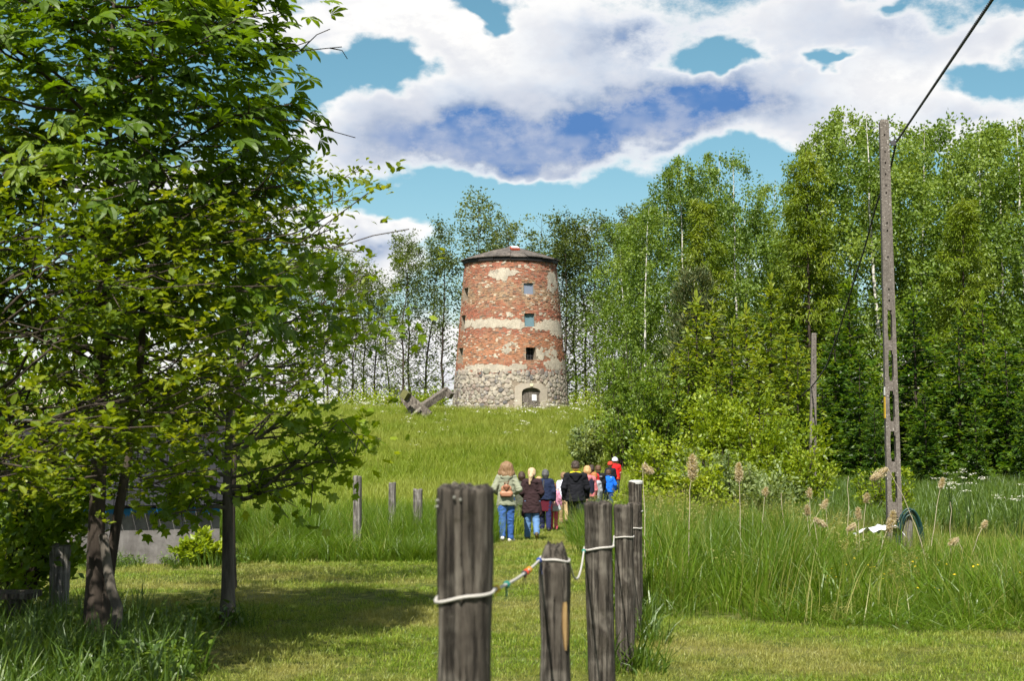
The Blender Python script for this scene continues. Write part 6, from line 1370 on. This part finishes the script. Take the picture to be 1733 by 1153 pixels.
def build_people():
    # 1 woman in the grey-green parka
    arms = ((A3(-.125, -.09, -.27), A3(-.03, .1, -.36)), (A3(.125, -.09, -.27), A3(.03, .1, -.36)))
    o, k, tm, J = person(857, 30.9, 1.72, 'woman in grey-green parka and blue jeans with blonde curly bob, hands in pockets', legs=((-9, 22), (5, 3, .5)), arms=arms, female=True, top=(.235, .25, .18), bottom=(.045, .11, .33), shoe=(.62, .6, .58), hair=(.2, .118, .058), hem=.8, style='bob', topn='parka', botn='jeans', res=.0115, flare=1.0, legw=1.02, sole=(.1, .09, .06))
    extra(o, 'hood', [(A3(-.09, -.1, 1.43) * k, A3(.09, -.1, 1.43) * k, .05 * k, .05 * k, 1, .8), (A3(0, -.12, 1.4) * k, A3(0, -.13, 1.33) * k, .07 * k, .035 * k, 1.3, .6)], None, .0115, .03, mat=tm)
    # backpack
    x, Y = o.location.x, o.location.y; b = empty('backpack', (x, Y - .165, o.location.z + 1.0 * k)); tag(b, 'small tan leather backpack on the back of the parka woman', 'backpack')
    lm = mat_flat('tan_leather', (.36, .17, .095), .5, .2, 14, .004, .5, .4); ld = mat_flat('brown_leather', (.2, .085, .045), .5, .2, 14, .004)
    link('bag', sdf_mesh('bag', [(A3(-.075, 0, .06), A3(.075, 0, .06), .065, .065, 1.1, .85), (A3(-.05, 0, .17), A3(.05, 0, .17), .06, .06, 1.1, .8), (A3(0, 0, .2), A3(0, 0, .23), .05, .035, 1.3, .8)], lm, .01, .04), b)
    link('flap', sdf_mesh('flap', [(A3(-.04, -.045, .21), A3(.04, -.045, .21), .03, .03, 1.2, .8), (A3(0, -.055, .2), A3(0, -.06, .15), .04, .022, 1.4, .6)], ld, .009, .03), b)
    link('base_panel', sdf_mesh('base_panel', [(A3(-.085, -.004, .018), A3(.085, -.004, .018), .035, .035, 1.1, 1.65)], ld, .009, .02), b)
    for s in (-1, 1):
        mb = MB(); mb.tube([(s * .03, .03, .24), (s * .06, .05, .36), (s * .085, .09, .455), (s * .1, .15, .48)], [.011] * 4, 6); mb.build('strap', ld, b, True)
        mb = MB(); mb.tube([(s * .03, -.02, .25), (s * .015, -.02, .3), (0, -.02, .31)], [.006] * 3, 6); mb.build('handle', ld, b, True)
    # 2 woman in the brown fleece coat
    arms = ((A3(-.07, -.02, -.27), A3(-.02, .14, -.36)), (A3(.07, -.04, -.27), A3(.03, .13, -.37)))
    o, k, tm, J = person(900, 31.6, 1.575, 'woman in dark brown fleece coat and light jeans with blonde ponytail, one foot lifted', legs=((4, 2, .1, -.02), (-4, 38, .1, .03)), arms=arms, female=True, top=(.035, .02, .022), bottom=(.1, .19, .36), shoe=(.09, .075, .05), hair=(.5, .36, .22), hem=.66, style='tail', topn='fleece_coat', botn='jeans', res=.0115, wide=1.12, flare=1.18, legw=1.15, sole=(.28, .2, .08))
    extra(o, 'hood', [(A3(-.09, -.1, 1.42) * k, A3(.09, -.1, 1.42) * k, .055 * k, .055 * k, 1, .85)], None, .012, .03, mat=tm)
    # 3 dark person half hidden
    o, k, tm, J = person(883, 37, 1.58, 'dark-haired person in dark grey-green clothes half hidden behind the brown coat', legs=((-12, 18), (12, 4)), female=True, top=(.075, .08, .06), bottom=(.075, .072, .05), shoe=(.015, .015, .016), hair=(.045, .025, .016), hem=.8, style='chin', res=.0135, wide=1.08)
    extra(o, 'glove', [(A3(-.23, .0, .86) * k, A3(-.23, .02, .8) * k, .035 * k, .035 * k, .8, 1)], (.02, .02, .022), .012)
    # 4 woman in navy with burgundy skirt
    arms = ((A3(-.06, .03, -.27), A3(-.06, .15, -.47)), (A3(.07, -.03, -.28), A3(.09, .06, -.54)))
    o, k, tm, J = person(923, 38, 1.62, 'woman with grey hair in navy jacket and burgundy skirt over navy trousers', legs=((12, 4), (-8, 10)), arms=arms, female=True, top=(.016, .024, .055), bottom=(.02, .024, .075), shoe=(.02, .02, .025), hair=(.075, .075, .075), hem=.9, style='chin', res=.013, wide=1.1, flare=1.05)
    extra(o, 'skirt', [(A3(-.05, 0, .6) * k, A3(-.04, 0, .95) * k, .15 * k, .13 * k, 1.1, .95), (A3(.05, 0, .6) * k, A3(.04, 0, .95) * k, .15 * k, .13 * k, 1.1, .95)], (.085, .012, .022), .013, .03, lambda P: np.maximum(.56 * k - P[..., 2], P[..., 2] - 1.0 * k))
    extra(o, 'scarf', [(A3(-.05, -.125, 1.44) * k, A3(-.07, -.14, 1.0) * k, .022 * k, .025 * k, 1.2, .7)], (.06, .06, .065), .011)
    # 5 hidden fair child
    person(912, 41, 1.36, 'fair-haired child whose head shows between the brown coat and the navy jacket', legs=((8, 4), (-8, 10)), top=(.2, .2, .22), bottom=(.1, .1, .12), hair=(.42, .25, .12), style='chin', res=.017, child=True)
    # 6 little girl in pink
    arms = ((A3(-.06, .04, -.25), A3(-.05, .18, -.4)), (A3(.08, -.02, -.24), A3(.13, .06, -.46)))
    o, k, tm, J = person(937, 38.6, 1.24, 'little girl with pink top and pink trousers, striped grey jacket round her waist', name='person', legs=((6, 3), (-5, 8)), arms=arms, female=True, top=(.55, .25, .36), bottom=(.55, .06, .12), shoe=(.5, .06, .14), hair=(.16, .075, .035), hem=.9, style='tail', topn='shirt', res=.0125, child=True, legw=.95)
    m, g, out = newmat('striped_knit'); sp = g.add('ShaderNodeSeparateXYZ'); g.link(objco(g), sp.inputs[0]); c = g.mix(g.ss(g.m('SINE', g.m('MULTIPLY', sp.outputs[2], 190.0)), -.2, .2), (.16, .17, .2), (.5, .52, .56)); principled(g, out, c, .9)
    extra(o, 'waist_jacket', [(A3(-.04, 0, .74) * k, A3(-.03, 0, 1.02) * k, .155 * k, .135 * k, 1.12, 1), (A3(.04, 0, .74) * k, A3(.03, 0, 1.02) * k, .155 * k, .135 * k, 1.12, 1)], None, .0125, .03, lambda P: np.maximum(.7 * k - P[..., 2], P[..., 2] - 1.06 * k), m)
    extra(o, 'jacket_sleeve', [(A3(.14, -.03, 1.02) * k, A3(.23, -.03, .78) * k, .05 * k, .06 * k, 1, 1)], (.42, .45, .5), .012)
    # 7 boy in white and khaki
    person(954, 41, 1.47, 'boy in white shirt and khaki trousers left of the man in black', legs=((12, 6), (-14, 24)), top=(.55, .55, .66), bottom=(.36, .26, .14), shoe=(.09, .075, .05), hair=(.2, .12, .06), hem=.93, sleeve=.5, topn='shirt', res=.0135, child=True, style='short')
    # 8 man in the black hooded jacket
    arms = ((A3(-.07, -.05, -.28), A3(-.06, .06, -.53)), (A3(.07, .02, -.28), A3(.07, .14, -.5)))
    o, k, tm, J = person(974, 34, 1.79, 'man with cropped dark hair in black hooded jacket with bright yellow collar', legs=((10, 4), (-10, 14)), arms=arms, top=(.012, .0125, .016), bottom=(.014, .015, .018), shoe=(.05, .05, .05), hair=(.045, .03, .022), hem=.82, style='short', res=.0125, wide=1.16, flare=1.1)
    extra(o, 'hood', [(A3(-.1, -.105, 1.44) * k, A3(.1, -.105, 1.44) * k, .05 * k, .05 * k, 1, .9), (A3(0, -.135, 1.42) * k, A3(0, -.15, 1.32) * k, .085 * k, .04 * k, 1.4, .6)], None, .0125, .03, mat=tm)
    extra(o, 'collar', [(A3(-.085, -.055, 1.475) * k, A3(.085, -.055, 1.475) * k, .036 * k, .036 * k, 1.1, 1.5), (A3(.05, -.04, 1.485) * k, A3(.15, -.04, 1.455) * k, .026 * k, .022 * k, 1, 1.4), (A3(-.05, -.04, 1.485) * k, A3(-.12, -.04, 1.465) * k, .026 * k, .022 * k, 1, 1.4)], (.62, .55, .015), .0115, .03)
    # 9 woman in navy vest with pink hood
    o, k, tm, J = person(994, 36.6, 1.72, 'blonde woman in navy vest over pink hooded top beside the man in black', legs=((-8, 12), (10, 4)), female=True, top=(.5, .155, .17), bottom=(.03, .035, .05), shoe=(.3, .3, .3), hair=(.45, .27, .12), hem=.95, style='chin', topn='hooded_top', res=.0135)
    extra(o, 'vest', [(A3(0, -.005, .84) * k, A3(0, -.01, 1.35) * k, .158 * k, .165 * k, 1.2, .95)], (.022, .022, .04), .0135, .03, lambda P: np.maximum(.82 * k - P[..., 2], P[..., 2] - 1.43 * k))
    extra(o, 'hood', [(A3(-.07, -.105, 1.46) * k, A3(.07, -.105, 1.46) * k, .06 * k, .06 * k, 1, .9), (A3(0, -.13, 1.43) * k, A3(0, -.14, 1.36) * k, .075 * k, .04 * k, 1.3, .7)], None, .0125, .03, mat=tm)
    # 10 .. 15 the group at the bend
    person(1001, 43, 1.68, 'dark-haired person in red glimpsed behind the blonde woman in the vest', top=(.55, .03, .03), bottom=(.03, .03, .04), hair=(.03, .018, .014), style='chin', res=.017)
    person(1005.5, 41, 1.47, 'child with ginger bob right behind the pink-sleeved woman', top=(.3, .31, .34), bottom=(.06, .07, .12), hair=(.32, .13, .04), style='chin', res=.016, child=True)
    o, k, tm, J = person(1012.5, 46, 1.58, 'boy with short brown hair in black jacket with grey shoulder stripe', top=(.014, .014, .017), bottom=(.03, .03, .035), hair=(.085, .045, .022), style='short', res=.016, child=True)
    extra(o, 'shoulder_stripe', [(A3(-.13, -.125, 1.37) * k, A3(.13, -.125, 1.37) * k, .016 * k, .016 * k, 1, .8)], (.4, .4, .42), .012)
    arms = ((A3(-.2, -.04, -.17), A3(-.4, .06, -.25)), (A3(.1, -.02, -.25), A3(.1, .08, -.45)))
    o, k, tm, J = person(1030, 46.5, 1.42, 'child in bright blue jacket with left arm stretched out', arms=arms, top=(.012, .13, .6), bottom=(.03, .05, .15), hair=(.06, .03, .02), style='short', res=.016, child=True)
    extra(o, 'collar', [(A3(.02, -.05, 1.46) * k, A3(.13, -.05, 1.44) * k, .032 * k, .028 * k, 1, 1.3)], (.6, .5, .03), .012)
    o, k, tm, J = person(1033, 53, 1.46, 'child in black top wearing a red and blue cap farthest up the path', top=(.015, .015, .02), bottom=(.03, .035, .06), hair=(.05, .03, .02), style='short', res=.017, child=True)
    cap_on(o, k, (.5, .05, .03), (.03, .08, .4))
    o, k, tm, J = person(1041, 53.6, 1.58, 'child in red shirt wearing a white cap farthest up the path', top=(.6, .018, .02), bottom=(.03, .035, .06), hair=(.05, .03, .02), style='short', sleeve=.5, topn='shirt', res=.017, child=True)
    cap_on(o, k, (.6, .6, .72), (.6, .6, .72))
build_people()
